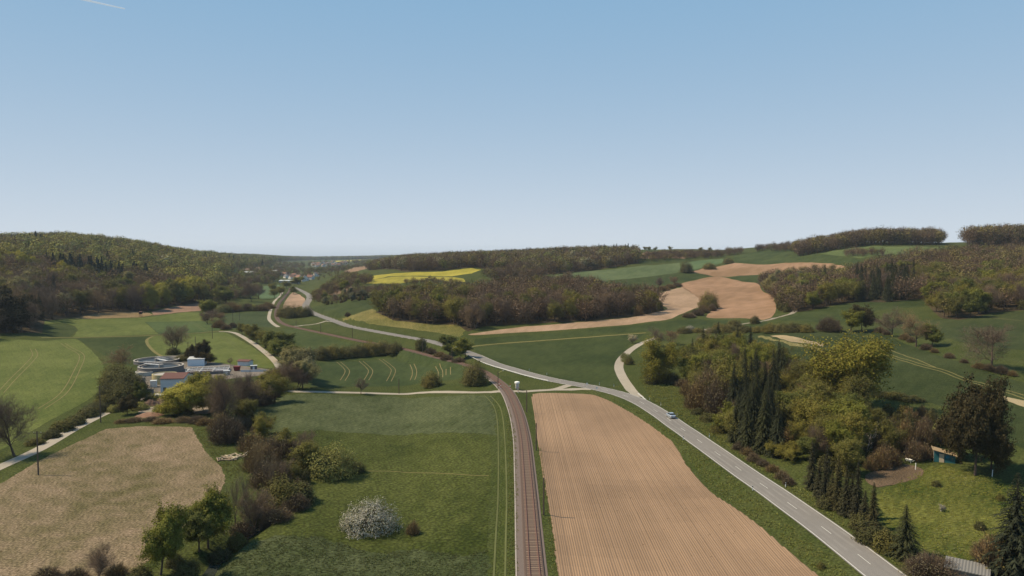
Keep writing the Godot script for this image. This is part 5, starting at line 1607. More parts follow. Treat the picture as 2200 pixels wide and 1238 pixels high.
# ---------------------------------------------------------------- buildings
# a gabled house: x across, z along the ridge; front towards +z
func house(called: String, label: String, g: Vector2, turn: float, w: float, l: float, h: float, rise: float, wall: Material, roof: Material, group := "", windows := 0, chimney := false) -> Node3D:
	var o := thing(called, label, "building", at(g), turn, group)
	var s := Shape.new()
	var x := w / 2
	var z := l / 2
	s.box(Vector3(-x, -0.8, -z), Vector3(x, h, z))
	for e in [-z, z]:
		s.tri(Vector3(-x, h, e), Vector3(x, h, e), Vector3(0, h + rise, e))
	put("wall", s.mesh(), wall, o)
	s = Shape.new()
	var ov := 0.35
	for side in [-1.0, 1.0]:
		var lo := Vector3(side * (x + ov), h - ov * rise / x, 0)
		var hi := Vector3(side * 0.01, h + rise, 0)
		var up := Vector3(0, 0.16, 0)
		var a := Vector3(0, 0.02, -z - ov)
		var b := Vector3(0, 0.02, z + ov)
		s.hull8([lo + a, hi + a, hi + b, lo + b, lo + a + up, hi + a + up, hi + b + up, lo + b + up])
	var r := put("roof", s.mesh(), roof, o)
	if chimney:
		s = Shape.new()
		s.box(Vector3(x * 0.3, h + rise * 0.4, -z * 0.4), Vector3(x * 0.3 + 0.6, h + rise + 0.7, -z * 0.4 + 0.6))
		put("chimney", s.mesh(), mat("brick", Color(0.3, 0.16, 0.11)), r)
	for k in windows:
		s = Shape.new()
		var wx := -x + w * (k + 0.5) / windows
		s.box(Vector3(wx - 0.5, h * 0.35, z - 0.02), Vector3(wx + 0.5, h * 0.35 + 1.2, z + 0.05))
		put("window", s.mesh(), mat("window glass", Color(0.03, 0.035, 0.04), 0.15), o)
	return o

func make_plant_works() -> void:
	var white := mat("white render", Color(0.56, 0.57, 0.58), 0.85)
	var red_roof := mat("red roof", Color(0.105, 0.05, 0.044), 0.8)
	var grey_roof := mat("grey sheet roof", Color(0.38, 0.40, 0.42), 0.6)
	var conc := mat("tank concrete", Color(0.29, 0.27, 0.25), 0.9)
	var dark_conc := mat("stained concrete", Color(0.13, 0.125, 0.125), 0.9)
	var water := mat("dark tank water", Color(0.03, 0.034, 0.038), 0.4)
	var rust := mat("rust water", Color(0.10, 0.065, 0.05), 0.15)
	var metal := mat("galvanised steel", Color(0.55, 0.56, 0.57), 0.45)
	var glass := mat("window glass", Color(0.03, 0.035, 0.04), 0.15)
	# the white building with the red roof
	var g0 := flat(345, 847)
	var g1 := flat(394, 846)
	var w := g0.distance_to(g1)
	var o := thing("works_building", "white rendered works building with red roof", "building", at(g0), atan2(g1.y - g0.y, g1.x - g0.x))
	var s := Shape.new()
	s.box(Vector3(0, -0.5, -9.5), Vector3(w, 5.3, 0))
	for x in [0.0, w]:
		s.tri(Vector3(x, 5.3, -9.5), Vector3(x, 5.3, 0), Vector3(x, 6.5, -5.2))
	put("wall", s.mesh(), white, o)
	s = Shape.new()
	s.hull8([Vector3(-0.3, 5.25, 0.35), Vector3(w + 0.3, 5.25, 0.35), Vector3(w + 0.3, 6.55, -5.2), Vector3(-0.3, 6.55, -5.2), Vector3(-0.3, 5.42, 0.35), Vector3(w + 0.3, 5.42, 0.35), Vector3(w + 0.3, 6.72, -5.2), Vector3(-0.3, 6.72, -5.2)])
	s.hull8([Vector3(-0.3, 6.54, -5.21), Vector3(w + 0.3, 6.54, -5.21), Vector3(w + 0.3, 5.2, -9.85), Vector3(-0.3, 5.2, -9.85), Vector3(-0.3, 6.71, -5.21), Vector3(w + 0.3, 6.71, -5.21), Vector3(w + 0.3, 5.37, -9.85), Vector3(-0.3, 5.37, -9.85)])
	put("roof", s.mesh(), red_roof, o)
	for e in [[0.9, 1.0, 1.1, 1.3], [4.4, 1.3, 0.9, 1.0]]:
		s = Shape.new()
		s.box(Vector3(e[0], e[1], -0.02), Vector3(e[0] + e[2], e[1] + e[3], 0.04))
		var wi := put("window", s.mesh(), glass, o)
		s = Shape.new()
		s.box(Vector3(e[0] - 0.08, e[1] - 0.12, 0.0), Vector3(e[0] + e[2] + 0.08, e[1] - 0.02, 0.12))
		put("sill", s.mesh(), conc, wi)
	s = Shape.new()
	s.box(Vector3(w - 0.02, -0.1, -3.4), Vector3(w + 0.05, 2.2, -2.4))
	put("door", s.mesh(), mat("green door", Color(0.08, 0.16, 0.14), 0.6), o)
	# the pale hall
	var gh := flat(424, 784)
	o = thing("works_hall", "pale blue-white flat-roofed hall beside the tanks", "building", at(gh), 0.28)
	s = Shape.new()
	s.box(Vector3(-3.4, -0.3, -4.2), Vector3(3.4, 3.0, 4.2))
	put("wall", s.mesh(), mat("pale cladding", Color(0.62, 0.68, 0.74), 0.6), o)
	s = Shape.new()
	s.hull8([Vector3(-3.6, 3.0, -4.4), Vector3(3.6, 3.0, -4.4), Vector3(3.6, 3.0, 4.4), Vector3(-3.6, 3.0, 4.4), Vector3(-3.6, 3.35, -4.4), Vector3(3.6, 3.35, -4.4), Vector3(3.6, 3.15, 4.4), Vector3(-3.6, 3.15, 4.4)])
	put("roof", s.mesh(), grey_roof, o)
	s = Shape.new()
	s.box(Vector3(-3.46, 0, 1.5), Vector3(-3.38, 2.3, 3.2))
	put("door", s.mesh(), dark_conc, o)
	# round clarifier tanks
	var tanks := [["round open clarifier tank nearest the dark green field", 337, 779, 9.4, 1.4], ["round clarifier tank with a dark outer wall beside the pale hall", 346, 799, 8.6, 2.6]]
	for t in tanks:
		var g := flat(t[1], t[2])
		var r: float = t[3]
		var h: float = t[4]
		o = thing("clarifier_tank", t[0], "tank", at(g))
		s = Shape.new()
		s.ring(Vector3.ZERO, r - 0.35, r, -0.5, h, 56)
		put("tank_wall", s.mesh(), dark_conc, o)
		s = Shape.new()
		s.ring(Vector3.ZERO, r - 0.55, r + 0.12, h + 0.003, h + 0.16, 56)
		put("rim", s.mesh(), conc, o)
		s = Shape.new()
		s.ring(Vector3.ZERO, r - 1.6, r - 1.35, h - 0.8, h - 0.1, 48)
		put("overflow_channel", s.mesh(), conc, o)
		s = Shape.new()
		s.disc(Vector3(0, h - 0.55, 0), r - 0.36, 56)
		put("water", s.mesh(), water, o)
		var bridge := Shape.new()
		bridge.box(Vector3(-0.5, h + 0.3, -0.2), Vector3(0.5, h + 0.42, r + 0.3))
		var b := put("walkway", bridge.mesh(), metal, o)
		s = Shape.new()
		for x in [-0.48, 0.48]:
			s.tube(Vector3(x, h + 1.35, -0.2), Vector3(x, h + 1.35, r + 0.3), 0.035, 0.035, 5)
			for k in 7:
				s.tube(Vector3(x, h + 0.42, r * k / 6.0), Vector3(x, h + 1.35, r * k / 6.0), 0.03, 0.03, 4)
		put("railing", s.mesh(), metal, b)
		s = Shape.new()
		s.tube(Vector3(0, -0.3, 0), Vector3(0, h + 0.6, 0), 0.9, 0.9, 16, true)
		put("centre_column", s.mesh(), conc, o)
		o.rotation.y = 0.9 if r > 9.0 else -1.9
	# sludge silos
	for t in [["low yellowish concrete sludge silo behind the red-roofed building", 354, 823, 4.4, 3.6, Color(0.40, 0.34, 0.19)], ["small pale sludge tank between the clarifiers", 312, 806, 3.6, 1.6, Color(0.42, 0.40, 0.36)]]:
		var g := flat(t[1], t[2])
		o = thing("sludge_silo", t[0], "tank", at(g))
		s = Shape.new()
		s.ring(Vector3.ZERO, t[3] - 0.3, t[3], -0.3, t[4], 36)
		put("silo_wall", s.mesh(), mat("silo " + str(t[1]), t[5], 0.9), o)
		s = Shape.new()
		s.disc(Vector3(0, t[4] - 0.25, 0), t[3] - 0.31, 36)
		put("cover", s.mesh(), conc, o)
		s = Shape.new()
		for k in 9:
			s.box(Vector3(t[3] + 0.01, 0.1 + k * 0.4, -0.25), Vector3(t[3] + 0.06, 0.15 + k * 0.4, 0.25))
		put("ladder", s.mesh(), metal, o)
	# rectangular basins
	var gb := flat(447, 800)
	o = thing("settling_basin", "rectangular concrete settling basin with rusty water", "basin", at(gb), 0.30)
	s = Shape.new()
	for x in [-8.0, -3.0, 2.0, 7.6]:
		s.box(Vector3(x, -0.4, -5.6), Vector3(x + 0.4, 1.2, 5.6))
	put("basin_wall", s.mesh(), conc, o)
	for z in [-5.9, 5.6]:
		s = Shape.new()
		s.box(Vector3(-8.0, -0.4, z), Vector3(8.0, 1.2, z + 0.3))
		put("end_wall", s.mesh(), dark_conc, o)
	for x in [-7.6, -2.6, 2.4]:
		s = Shape.new()
		s.box(Vector3(x, 0.3, -5.6), Vector3(x + 4.6 if x < 2.0 else 7.6, 0.75, 5.6))
		put("water", s.mesh(), rust, o)
	for z in [-1.5, 2.5]:
		s = Shape.new()
		s.box(Vector3(-8.2, 1.22, z), Vector3(8.2, 1.34, z + 0.8))
		var b := put("walkway", s.mesh(), metal, o)
		s = Shape.new()
		for zz in [z + 0.03, z + 0.77]:
			s.tube(Vector3(-8.2, 2.3, zz), Vector3(8.2, 2.3, zz), 0.035, 0.035, 4)
			for k in 9:
				s.tube(Vector3(-8.2 + k * 2.05, 1.34, zz), Vector3(-8.2 + k * 2.05, 2.3, zz), 0.03, 0.03, 4)
		put("railing", s.mesh(), metal, b)
	# small things of the works
	house("works_shed", "small white shed with a red roof at the works fence", flat(527, 785), 1.35, 3.4, 5.4, 2.0, 0.5, white, red_roof)
	o = thing("skip_container", "dark red skip container beside the basins", "container", at(flat(509, 797)))
	s = Shape.new()
	s.hull8([Vector3(-0.9, 0.15, -0.8), Vector3(0.9, 0.15, -0.8), Vector3(0.9, 0.15, 0.8), Vector3(-0.9, 0.15, 0.8), Vector3(-1.25, 2.0, -0.95), Vector3(1.25, 2.0, -0.95), Vector3(1.25, 2.0, 0.95), Vector3(-1.25, 2.0, 0.95)])
	put("body", s.mesh(), mat("dark red paint", Color(0.17, 0.03, 0.03), 0.6), o)
	s = Shape.new()
	for x in [-0.8, 0.7]:
		s.box(Vector3(x, 0, -0.7), Vector3(x + 0.12, 0.16, 0.7))
	put("skids", s.mesh(), dark_conc, o)
	for e in [["grey pump housing between the two clarifier tanks", 322, 791, 2.2, 1.6, 1.5, dark_conc], ["low dark machine house behind the red-roofed building", 378, 816, 4.2, 2.6, 2.2, dark_conc], ["pale switch cabinet beside the settling basin", 405, 812, 1.4, 1.0, 1.9, white], ["grey blower box at the east end of the basin", 487, 806, 2.4, 1.6, 1.7, conc], ["dark blower box behind the long low wall", 545, 794, 2.6, 1.8, 1.6, dark_conc], ["pale valve hut beside the sludge silo", 330, 832, 2.0, 2.0, 2.3, white]]:
		o = thing("equipment_housing", e[0], "equipment", at(flat(e[1], e[2])), 0.3)
		s = Shape.new()
		s.box(Vector3(-e[3] / 2, -0.2, -e[4] / 2), Vector3(e[3] / 2, e[5], e[4] / 2))
		put("casing", s.mesh(), e[6], o)
		s = Shape.new()
		s.box(Vector3(-e[3] / 2 - 0.12, e[5] + 0.002, -e[4] / 2 - 0.12), Vector3(e[3] / 2 + 0.12, e[5] + 0.14, e[4] / 2 + 0.12))
		put("lid", s.mesh(), grey_roof, o)
		s = Shape.new()
		s.box(Vector3(-0.4, 0.1, e[4] / 2 + 0.002), Vector3(0.4, e[5] * 0.85, e[4] / 2 + 0.05))
		put("door", s.mesh(), metal, o)
	var walls := [["long low white wall at the east side of the works", 517, 800, 572, 799, 0.9, white], ["short grey concrete wall beside the white works building", 307, 847, 330, 847, 1.7, conc], ["tall narrow concrete wall behind the dark bushes", 304, 829, 312, 829, 3.0, conc]]
	for e in walls:
		var a := flat(e[1], e[2])
		var b := flat(e[3], e[4])
		o = thing("concrete_wall", e[0], "wall", at(a), atan2(b.y - a.y, b.x - a.x))
		s = Shape.new()
		s.box(Vector3(0, -0.3, -0.25), Vector3(a.distance_to(b), e[5], 0))
		put("panel", s.mesh(), e[6], o)
		s = Shape.new()
		s.box(Vector3(-0.05, e[5] + 0.002, -0.3), Vector3(a.distance_to(b) + 0.05, e[5] + 0.1, 0.05))
		put("coping", s.mesh(), conc, o)
	o = thing("storage_tank", "pale cylindrical tank lying beside the earth mound", "tank", at(flat(343, 855), 0.0), 0.1)
	s = Shape.new()
	s.tube(Vector3(-1.5, 0.85, 0), Vector3(1.5, 0.85, 0), 0.6, 0.6, 14, true)
	put("barrel", s.mesh(), mat("cream paint", Color(0.55, 0.50, 0.42), 0.6), o)
	for x in [-1.0, 0.8]:
		s = Shape.new()
		s.box(Vector3(x, 0, -0.5), Vector3(x + 0.2, 0.5, 0.5))
		put("cradle", s.mesh(), conc, o)
	for e in [["dark brown earth mound in the gravel yard", 323, 870, 2.6, 1.7, Color(0.09, 0.055, 0.04)], ["reddish earth mound behind the dark one", 343, 865, 2.0, 1.4, Color(0.17, 0.105, 0.07)], ["long reddish earth heap at the edge of the gravel yard", 320, 893, 3.6, 0.9, Color(0.19, 0.11, 0.075)]]:
		mound(e[0], flat(e[1], e[2]), e[3], e[4], e[5])
	pole("steel pole with crossarm behind the white hall", 404, 762, 735, true)
	pole("thin bare pole beside the evergreens", 420, 762, 723, false)

func mound(label: String, g: Vector2, r: float, h: float, col: Color) -> void:
	var s := Shape.new()
	var rings := 7
	var sides := 22
	var p := func(i: int, k: int) -> Vector3:
		var f := float(i) / rings
		var a := TAU * (k % sides) / sides
		var rr := r * f * (1.0 + 0.25 * noise_hi.get_noise_2d(cos(a) * 9.0 + g.x, sin(a) * 9.0))
		return Vector3(cos(a) * rr * 1.3, h * pow(cos(f * PI / 2), 1.3) * (1.0 + 0.25 * noise_hi.get_noise_2d(cos(a) * f * 14.0, sin(a) * f * 14.0 + g.y)) - 0.1 * f, sin(a) * rr)
	for i in rings:
		for k in sides:
			s.quad(p.call(i, k), p.call(i, k + 1), p.call(i + 1, k + 1), p.call(i + 1, k))
	var o := put("earth_mound", s.mesh(), mat("earth %.3f" % col.r, col, 0.95))
	o.position = at(g)
	tag(o, label, "mound")

func pole(label: String, u: float, v: float, top: float, arm: bool, group := "", lamp := false) -> void:
	var g := hit(u, v)
	var h := (v - top) / F * g.y
	var o := thing("utility_pole", label, "pole", at(g), 0.0, group)
	var s := Shape.new()
	s.tube(Vector3(0, -0.4, 0), Vector3(0, h, 0), 0.17, 0.12, 8, true)
	put("post", s.mesh(), mat("weathered pole", Color(0.085, 0.065, 0.05), 0.85), o)
	if arm:
		s = Shape.new()
		s.box(Vector3(-0.9, h - 0.55, -0.18), Vector3(0.9, h - 0.42, -0.08))
		var a := put("crossarm", s.mesh(), mat("weathered pole", Color(0.085, 0.065, 0.05), 0.85), o)
		for x in [-0.8, 0.0, 0.8]:
			s = Shape.new()
			s.tube(Vector3(x, h - 0.42, -0.13), Vector3(x, h - 0.2, -0.13), 0.05, 0.035, 6, true)
			put("insulator", s.mesh(), mat("porcelain", Color(0.45, 0.42, 0.38), 0.3), a)
	if lamp:
		s = Shape.new()
		s.tube(Vector3(0, h - 0.7, 0), Vector3(1.7, h + 0.15, 0), 0.06, 0.05, 6, true)
		put("lamp_arm", s.mesh(), mat("yellow arm", Color(0.5, 0.42, 0.16), 0.6), o)
		s = Shape.new()
		s.box(Vector3(1.6, h + 0.05, -0.12), Vector3(2.1, h + 0.2, 0.12))
		put("lamp_head", s.mesh(), mat("lamp grey", Color(0.4, 0.4, 0.4), 0.5), o)

func make_villages() -> void:
	var rng := RandomNumberGenerator.new()
	rng.seed = 12
	var walls := [mat("house white", Color(0.62, 0.60, 0.57)), mat("house cream", Color(0.52, 0.46, 0.37)), mat("house grey", Color(0.38, 0.37, 0.36))]
	var roofs := [mat("tile red", Color(0.16, 0.085, 0.065)), mat("tile brown", Color(0.12, 0.08, 0.065)), mat("slate", Color(0.13, 0.125, 0.13)), mat("tile orange", Color(0.20, 0.115, 0.085))]
	var sheet := mat("pale blue sheet roof", Color(0.40, 0.43, 0.46), 0.7)
	house("village_barn", "long low hall with pale blue roof at the village edge", hit(622, 608.5), 1.45, 12.0, 32.0, 4.0, 1.2, walls[2], sheet)
	house("village_house", "large white gabled house with dark timber front at the village edge", hit(655, 604), 0.35, 11.0, 13.0, 5.5, 4.5, walls[0], roofs[1], "", 3, true)
	house("village_house", "white house with a red roof beside the gabled house", hit(667, 601), 1.2, 9.0, 11.0, 4.5, 3.5, walls[0], roofs[0], "", 2, true)
	house("village_house", "cream house with an orange roof behind the blue-roofed hall", hit(642, 601), 0.9, 9.0, 11.0, 4.5, 3.5, walls[1], roofs[3], "", 2, true)
	house("greenhouse", "long white greenhouse on the meadow before the village", hit(540, 588), 1.5, 9.0, 26.0, 2.5, 1.5, walls[0], mat("white sheet", Color(0.7, 0.72, 0.74), 0.4))
	house("village_barn", "small white barn with a bright roof above the village", hit(590, 588), 1.3, 9.0, 16.0, 4.5, 2.5, walls[0], mat("white sheet", Color(0.7, 0.72, 0.74), 0.4))
	for k in 16:
		var g := hit(rng.randf_range(598, 690), rng.randf_range(590, 600))
		house("village_house", "small house among the village trees", g, rng.randf() * 3.0, 7.5, 9.5, 4.0, 3.0, walls[k % 3], roofs[(k * 5) % 4], "houses among the village trees", 2, true)
	for k in 34:
		var u := rng.randf_range(672, 745)
		var g := hit(u, 571.0 - (u - 672.0) * 0.03 + rng.randf_range(-5, 3))
		house("distant_house", "tiny pale house of the distant village", g, rng.randf() * 3.0, 10.0, 12.0, 5.5, 3.5, walls[k % 3], roofs[(k * 3) % 4], "houses of the distant village")

func make_small_things() -> void:
	var white := mat("white plastic", Color(0.72, 0.72, 0.70), 0.5)
	var black := mat("black plastic", Color(0.02, 0.02, 0.02), 0.5)
	# poles
	for e in [[1168, 1107, 1024], [1152, 968, 908], [1131.5, 886, 838]]:
		pole("dark wooden pole between railway and ploughed field", e[0], e[1], e[2], false, "poles between railway and ploughed field")
	pole("pole with a yellow lamp arm at the level crossing", 1070, 836, 797, false, "", true)
	pole("tall wooden pole on the fallow field", 82, 1021, 924, true)
	pole("wooden pole with crossarm beside the farm lane bend", 216, 908, 827, true)
	pole("thin wooden pole beside the concrete lane", 857, 846, 813, false)
	pole("thin pole beside the railway near the roadside shrub", 908, 760, 734, false)
	pole("pole with a bent arm between railway and roadside trees", 971, 779, 746, false, "", true)
	for e in [[757, 729, 704], [689, 716, 694], [636, 704, 688], [456, 728, 698], [500, 690, 672], [514, 688, 670]]:
		pole("thin distant pole standing in the valley fields", e[0], e[1], e[2], false, "distant poles in the valley fields")
	# white hut at the crossing
	var o := thing("relay_cabinet", "white round-capped relay cabinet beside the level crossing", "cabinet", at(flat(1111, 838)))
	var s := Shape.new()
	s.box(Vector3(-0.5, -0.2, -0.5), Vector3(0.5, 0.5, 0.5))
	put("plinth", s.mesh(), mat("tank concrete", Color(0.29, 0.27, 0.25)), o)
	s = Shape.new()
	s.tube(Vector3(0, 0.5, 0), Vector3(0, 2.3, 0), 0.75, 0.75, 10, true)
	put("body", s.mesh(), mat("cream paint", Color(0.55, 0.50, 0.42), 0.6), o)
	s = Shape.new()
	s.tube(Vector3(0, 2.3, 0), Vector3(0, 2.75, 0), 0.98, 0.9, 14, true)
	s.tube(Vector3(0, 2.75, 0), Vector3(0, 2.9, 0), 0.9, 0.5, 14, true)
	put("cap", s.mesh(), white, o)
	s = Shape.new()
	s.box(Vector3(-0.3, 0.55, 0.68), Vector3(0.3, 2.1, 0.76))
	put("door", s.mesh(), mat("lamp grey", Color(0.4, 0.4, 0.4), 0.5), o)
	# level crossing posts
	for e in [[1072, 834], [1076, 838], [1096, 839], [1113, 846]]:
		o = thing("crossing_post", "red and white post at the level crossing", "post", at(flat(e[0], e[1])), 0.0, "posts at the level crossing")
		for k in 4:
			s = Shape.new()
			s.tube(Vector3(0, k * 0.55 - 0.1, 0), Vector3(0, k * 0.55 + 0.45, 0), 0.09, 0.09, 7, true)
			put("band", s.mesh(), mat("signal red", Color(0.42, 0.04, 0.03), 0.5) if k % 2 else white, o)
	# roadside delineators
	for e in [[1524, 940], [1468, 945], [1617, 1054], [1688, 1048], [1420, 872], [1788, 1092], [1962, 1240], [1288, 828], [1319, 831], [1175, 806], [1137, 797]]:
		o = thing("delineator_post", "white delineator post with black band beside the country road", "post", at(hit(e[0], e[1])), 0.0, "delineator posts beside the country road")
		s = Shape.new()
		s.hull8([Vector3(-0.07, -0.1, -0.06), Vector3(0.07, -0.1, -0.06), Vector3(0.07, -0.1, 0.06), Vector3(-0.07, -0.1, 0.06), Vector3(-0.06, 0.98, -0.05), Vector3(0.06, 0.98, -0.05), Vector3(0.06, 1.08, 0.05), Vector3(-0.06, 1.08, 0.05)])
		put("post", s.mesh(), white, o)
		s = Shape.new()
		s.box(Vector3(-0.075, 0.72, -0.065), Vector3(0.075, 0.92, 0.065))
		put("band", s.mesh(), black, o)
	for e in [[1396, 860, "small yellow road sign on a post near the side road"], [1455, 894, "small yellow and white sign beside the silver car"], [1282, 841, "small white sign at the lane junction"], [1261, 832, "thin signpost at the edge of the lane junction"]]:
		o = thing("road_sign", e[2], "sign", at(hit(e[0], e[1])))
		s = Shape.new()
		s.tube(Vector3(0, -0.2, 0), Vector3(0, 1.5, 0), 0.04, 0.04, 6, true)
		put("post", s.mesh(), mat("galvanised steel", Color(0.55, 0.56, 0.57), 0.45), o)
		s = Shape.new()
		s.box(Vector3(-0.32, 1.0, 0.045), Vector3(0.32, 1.55, 0.07))
		put("board", s.mesh(), white if e[0] < 1300 else mat("sign yellow", Color(0.62, 0.45, 0.08), 0.5), o)
	# white kerb stones at the side road corner
	var s2 := Sheet.new()
	strip(s2, smooth(pts([1371, 846, 1376, 850, 1383, 856, 1388, 859]), 4), -0.25, 0.25, 0.09, Color(1, 1, 1), Color(0.9, 0.9, 0.9))
	var mk := put("corner_marking", s2.mesh(), mat("road paint", Color(0.52, 0.51, 0.49), 0.6), find_field("pale side road curving up past the olive trees"))
	mk.name = "corner_marking"
	# guard rail
	var gl := side_points(main_road, 0.0)
	var seg := PackedVector2Array()
	for k in gl.size():
		if gl[k].y > 268.0 and gl[k].y < 335.0:
			seg.append(gl[k])
	var south := side_points(seg, -3.9)
	o = thing("guard_rail", "galvanised guard rail along the country road near the railway", "guard rail", Vector3.ZERO)
	s = Shape.new()
	ribbon(s, south, [Vector2(-0.03, 0.45), Vector2(0.03, 0.52), Vector2(-0.03, 0.6), Vector2(0.03, 0.68), Vector2(-0.03, 0.75)])
	put("beam", s.mesh(), mat("galvanised steel", Color(0.55, 0.56, 0.57), 0.45), o)
	for k in range(0, south.size(), 1):
		s = Shape.new()
		var p := at(south[k])
		s.box(p + Vector3(0.04, -0.1, -0.05), p + Vector3(0.14, 0.72, 0.05))
		put("post", s.mesh(), mat("galvanised steel", Color(0.55, 0.56, 0.57), 0.45), o)
	make_car()
	make_garden()
	# cut branches beside the creek
	o = thing("branch_pile", "heap of pale cut branches on bare soil beside the creek", "pile", at(hit(500, 984)))
	var rng := RandomNumberGenerator.new()
	rng.seed = 5
	var logs := []
	for k in 4:
		s = Shape.new()
		s.tube(Vector3(-1.0, 0, 0), Vector3(1.0, 0, 0), 0.10 + 0.02 * k, 0.07 + 0.02 * k, 6, true)
		logs.append(s.mesh())
	for k in 44:
		var b := put("log", logs[k % 4], mat("cut wood %d" % (k % 2), Color(0.42, 0.35, 0.25) if k % 2 else Color(0.28, 0.21, 0.15)), o)
		b.position = Vector3(rng.randf_range(-2.2, 2.2), rng.randf_range(0.05, 0.5), rng.randf_range(-2.6, 2.6))
		b.position.x += b.position.z * -0.5
		b.rotation = Vector3(rng.randf_range(-0.2, 0.2), rng.randf() * TAU, rng.randf_range(-0.25, 0.25))
	# raised hide at the forest edge
	o = thing("hunting_hide", "dark wooden raised hunting hide at the stubble strip", "hide", at(hit(302, 681)))
	var timber := mat("dark timber", Color(0.07, 0.04, 0.03))
	for x in [-0.8, 0.8]:
		for z in [-0.8, 0.8]:
			s = Shape.new()
			s.tube(Vector3(x, -0.1, z), Vector3(x * 0.8, 2.2, z * 0.8), 0.1, 0.09, 5)
			put("leg", s.mesh(), timber, o)
	s = Shape.new()
	s.box(Vector3(-0.9, 2.2, -0.9), Vector3(0.9, 3.9, 0.9))
	put("cabin", s.mesh(), timber, o)
	s = Shape.new()
	s.hull8([Vector3(-1.1, 3.9, -1.1), Vector3(1.1, 3.9, -1.1), Vector3(1.1, 3.9, 1.1), Vector3(-1.1, 3.9, 1.1), Vector3(-1.1, 4.3, -1.1), Vector3(1.1, 4.3, -1.1), Vector3(1.1, 4.0, 1.1), Vector3(-1.1, 4.0, 1.1)])
	put("roof", s.mesh(), mat("red roof", Color(0.105, 0.05, 0.044)), o)
	# uncut grass, flowers and clods
	tufts("grass", "rough uncut grass on the banks of the country road", [[1312,857, 1345,875, 1390,902, 1445,940, 1480,990, 1530,1052, 1620,1112, 1720,1198, 1800,1262, 1850,1262, 1760,1180, 1650,1090, 1560,1018, 1500,968, 1440,925, 1385,888], [1400,862, 1460,905, 1540,962, 1620,1015, 1700,1070, 1800,1148, 1900,1215, 1980,1262, 2010,1240, 1920,1190, 1850,1150, 1740,1060, 1660,1010, 1590,960, 1520,900, 1460,840, 1400,800, 1372,810]], 8000, 0.2, 0.45, Color(0.33, 0.36, 0.12), 11)
	tufts("grass", "uncut grass along the railway and the creek", [[1163,965, 1176,1060, 1190,1150, 1202,1262, 1186,1262, 1178,1130, 1166,1030, 1156,960], [1092,870, 1108,930, 1113,1010, 1113,1262, 1090,1262, 1092,1000, 1088,900], [415,925, 450,922, 480,960, 520,1000, 500,1040, 480,1010, 450,975]], 2500, 0.15, 0.32, Color(0.34, 0.35, 0.13), 12)
	tufts("grass", "weedy tussocks on the garden lawn", [[1890,1060, 1960,1020, 2030,1000, 2100,1020, 2160,1035, 2200,1060, 2200,1215, 2100,1215, 2010,1195, 1960,1160, 1900,1120]], 3000, 0.15, 0.38, Color(0.42, 0.44, 0.12), 13)
	tufts("grass", "weeds and straw on the fallow field", [[228,922, 300,916, 412,918, 445,975, 484,1030, 430,1110, 330,1200, 240,1262, 0,1262, 0,1040, 80,992, 150,958]], 2500, 0.08, 0.2, Color(0.42, 0.36, 0.17), 14)
	tufts("grass", "tall grass blades on the meadow beside the creek", [[430,1240, 520,1180, 600,1150, 690,1155, 800,1190, 900,1180, 1000,1195, 1048,1180, 1045,1262, 420,1262]], 5000, 0.15, 0.32, Color(0.22, 0.25, 0.11), 15)
	tufts("flowers", "white wild flowers on the garden lawn", [[2000,1140, 2060,1130, 2140,1150, 2150,1200, 2080,1210, 2010,1190], [2020,1005, 2080,1010, 2120,1040, 2060,1050]], 260, 0.12, 0.2, Color(0.62, 0.60, 0.42), 16)
	tufts("clods", "dark earth clods on the pale ploughed field", [[1250,1000, 1400,1000, 1560,1120, 1700,1220, 1500,1262, 1300,1262]], 90, 0.08, 0.2, Color(0.10, 0.07, 0.05), 17)
	# vapour trail far away in the sky
	s = Shape.new()
	var ca := look(120, -14)
	var cb := look(268, 19)
	var da := 9000.0
	s.tube(Vector3(ca.x * da, CAM_H + ca.y * da, -da), Vector3(cb.x * da, CAM_H + cb.y * da, -da), 16.0, 7.0, 8)
	var vapour := mat("vapour", Color(0.9, 0.92, 0.95), 1.0)
	vapour.transparency = BaseMaterial3D.TRANSPARENCY_ALPHA
	vapour.albedo_color.a = 0.35
	vapour.backlight_enabled = true
	vapour.backlight = Color(1, 1, 1)
	tag(put("cloud_trail", s.mesh(), vapour), "thin white vapour trail in the clear sky", "cloud")

func off_road(g: Vector2) -> bool:
	for k in range(0, mini(main_road.size() - 1, 90)):
		if g.distance_squared_to(Geometry2D.get_closest_point_to_segment(g, main_road[k], main_road[k + 1])) < 15.2:
			return false
	return true

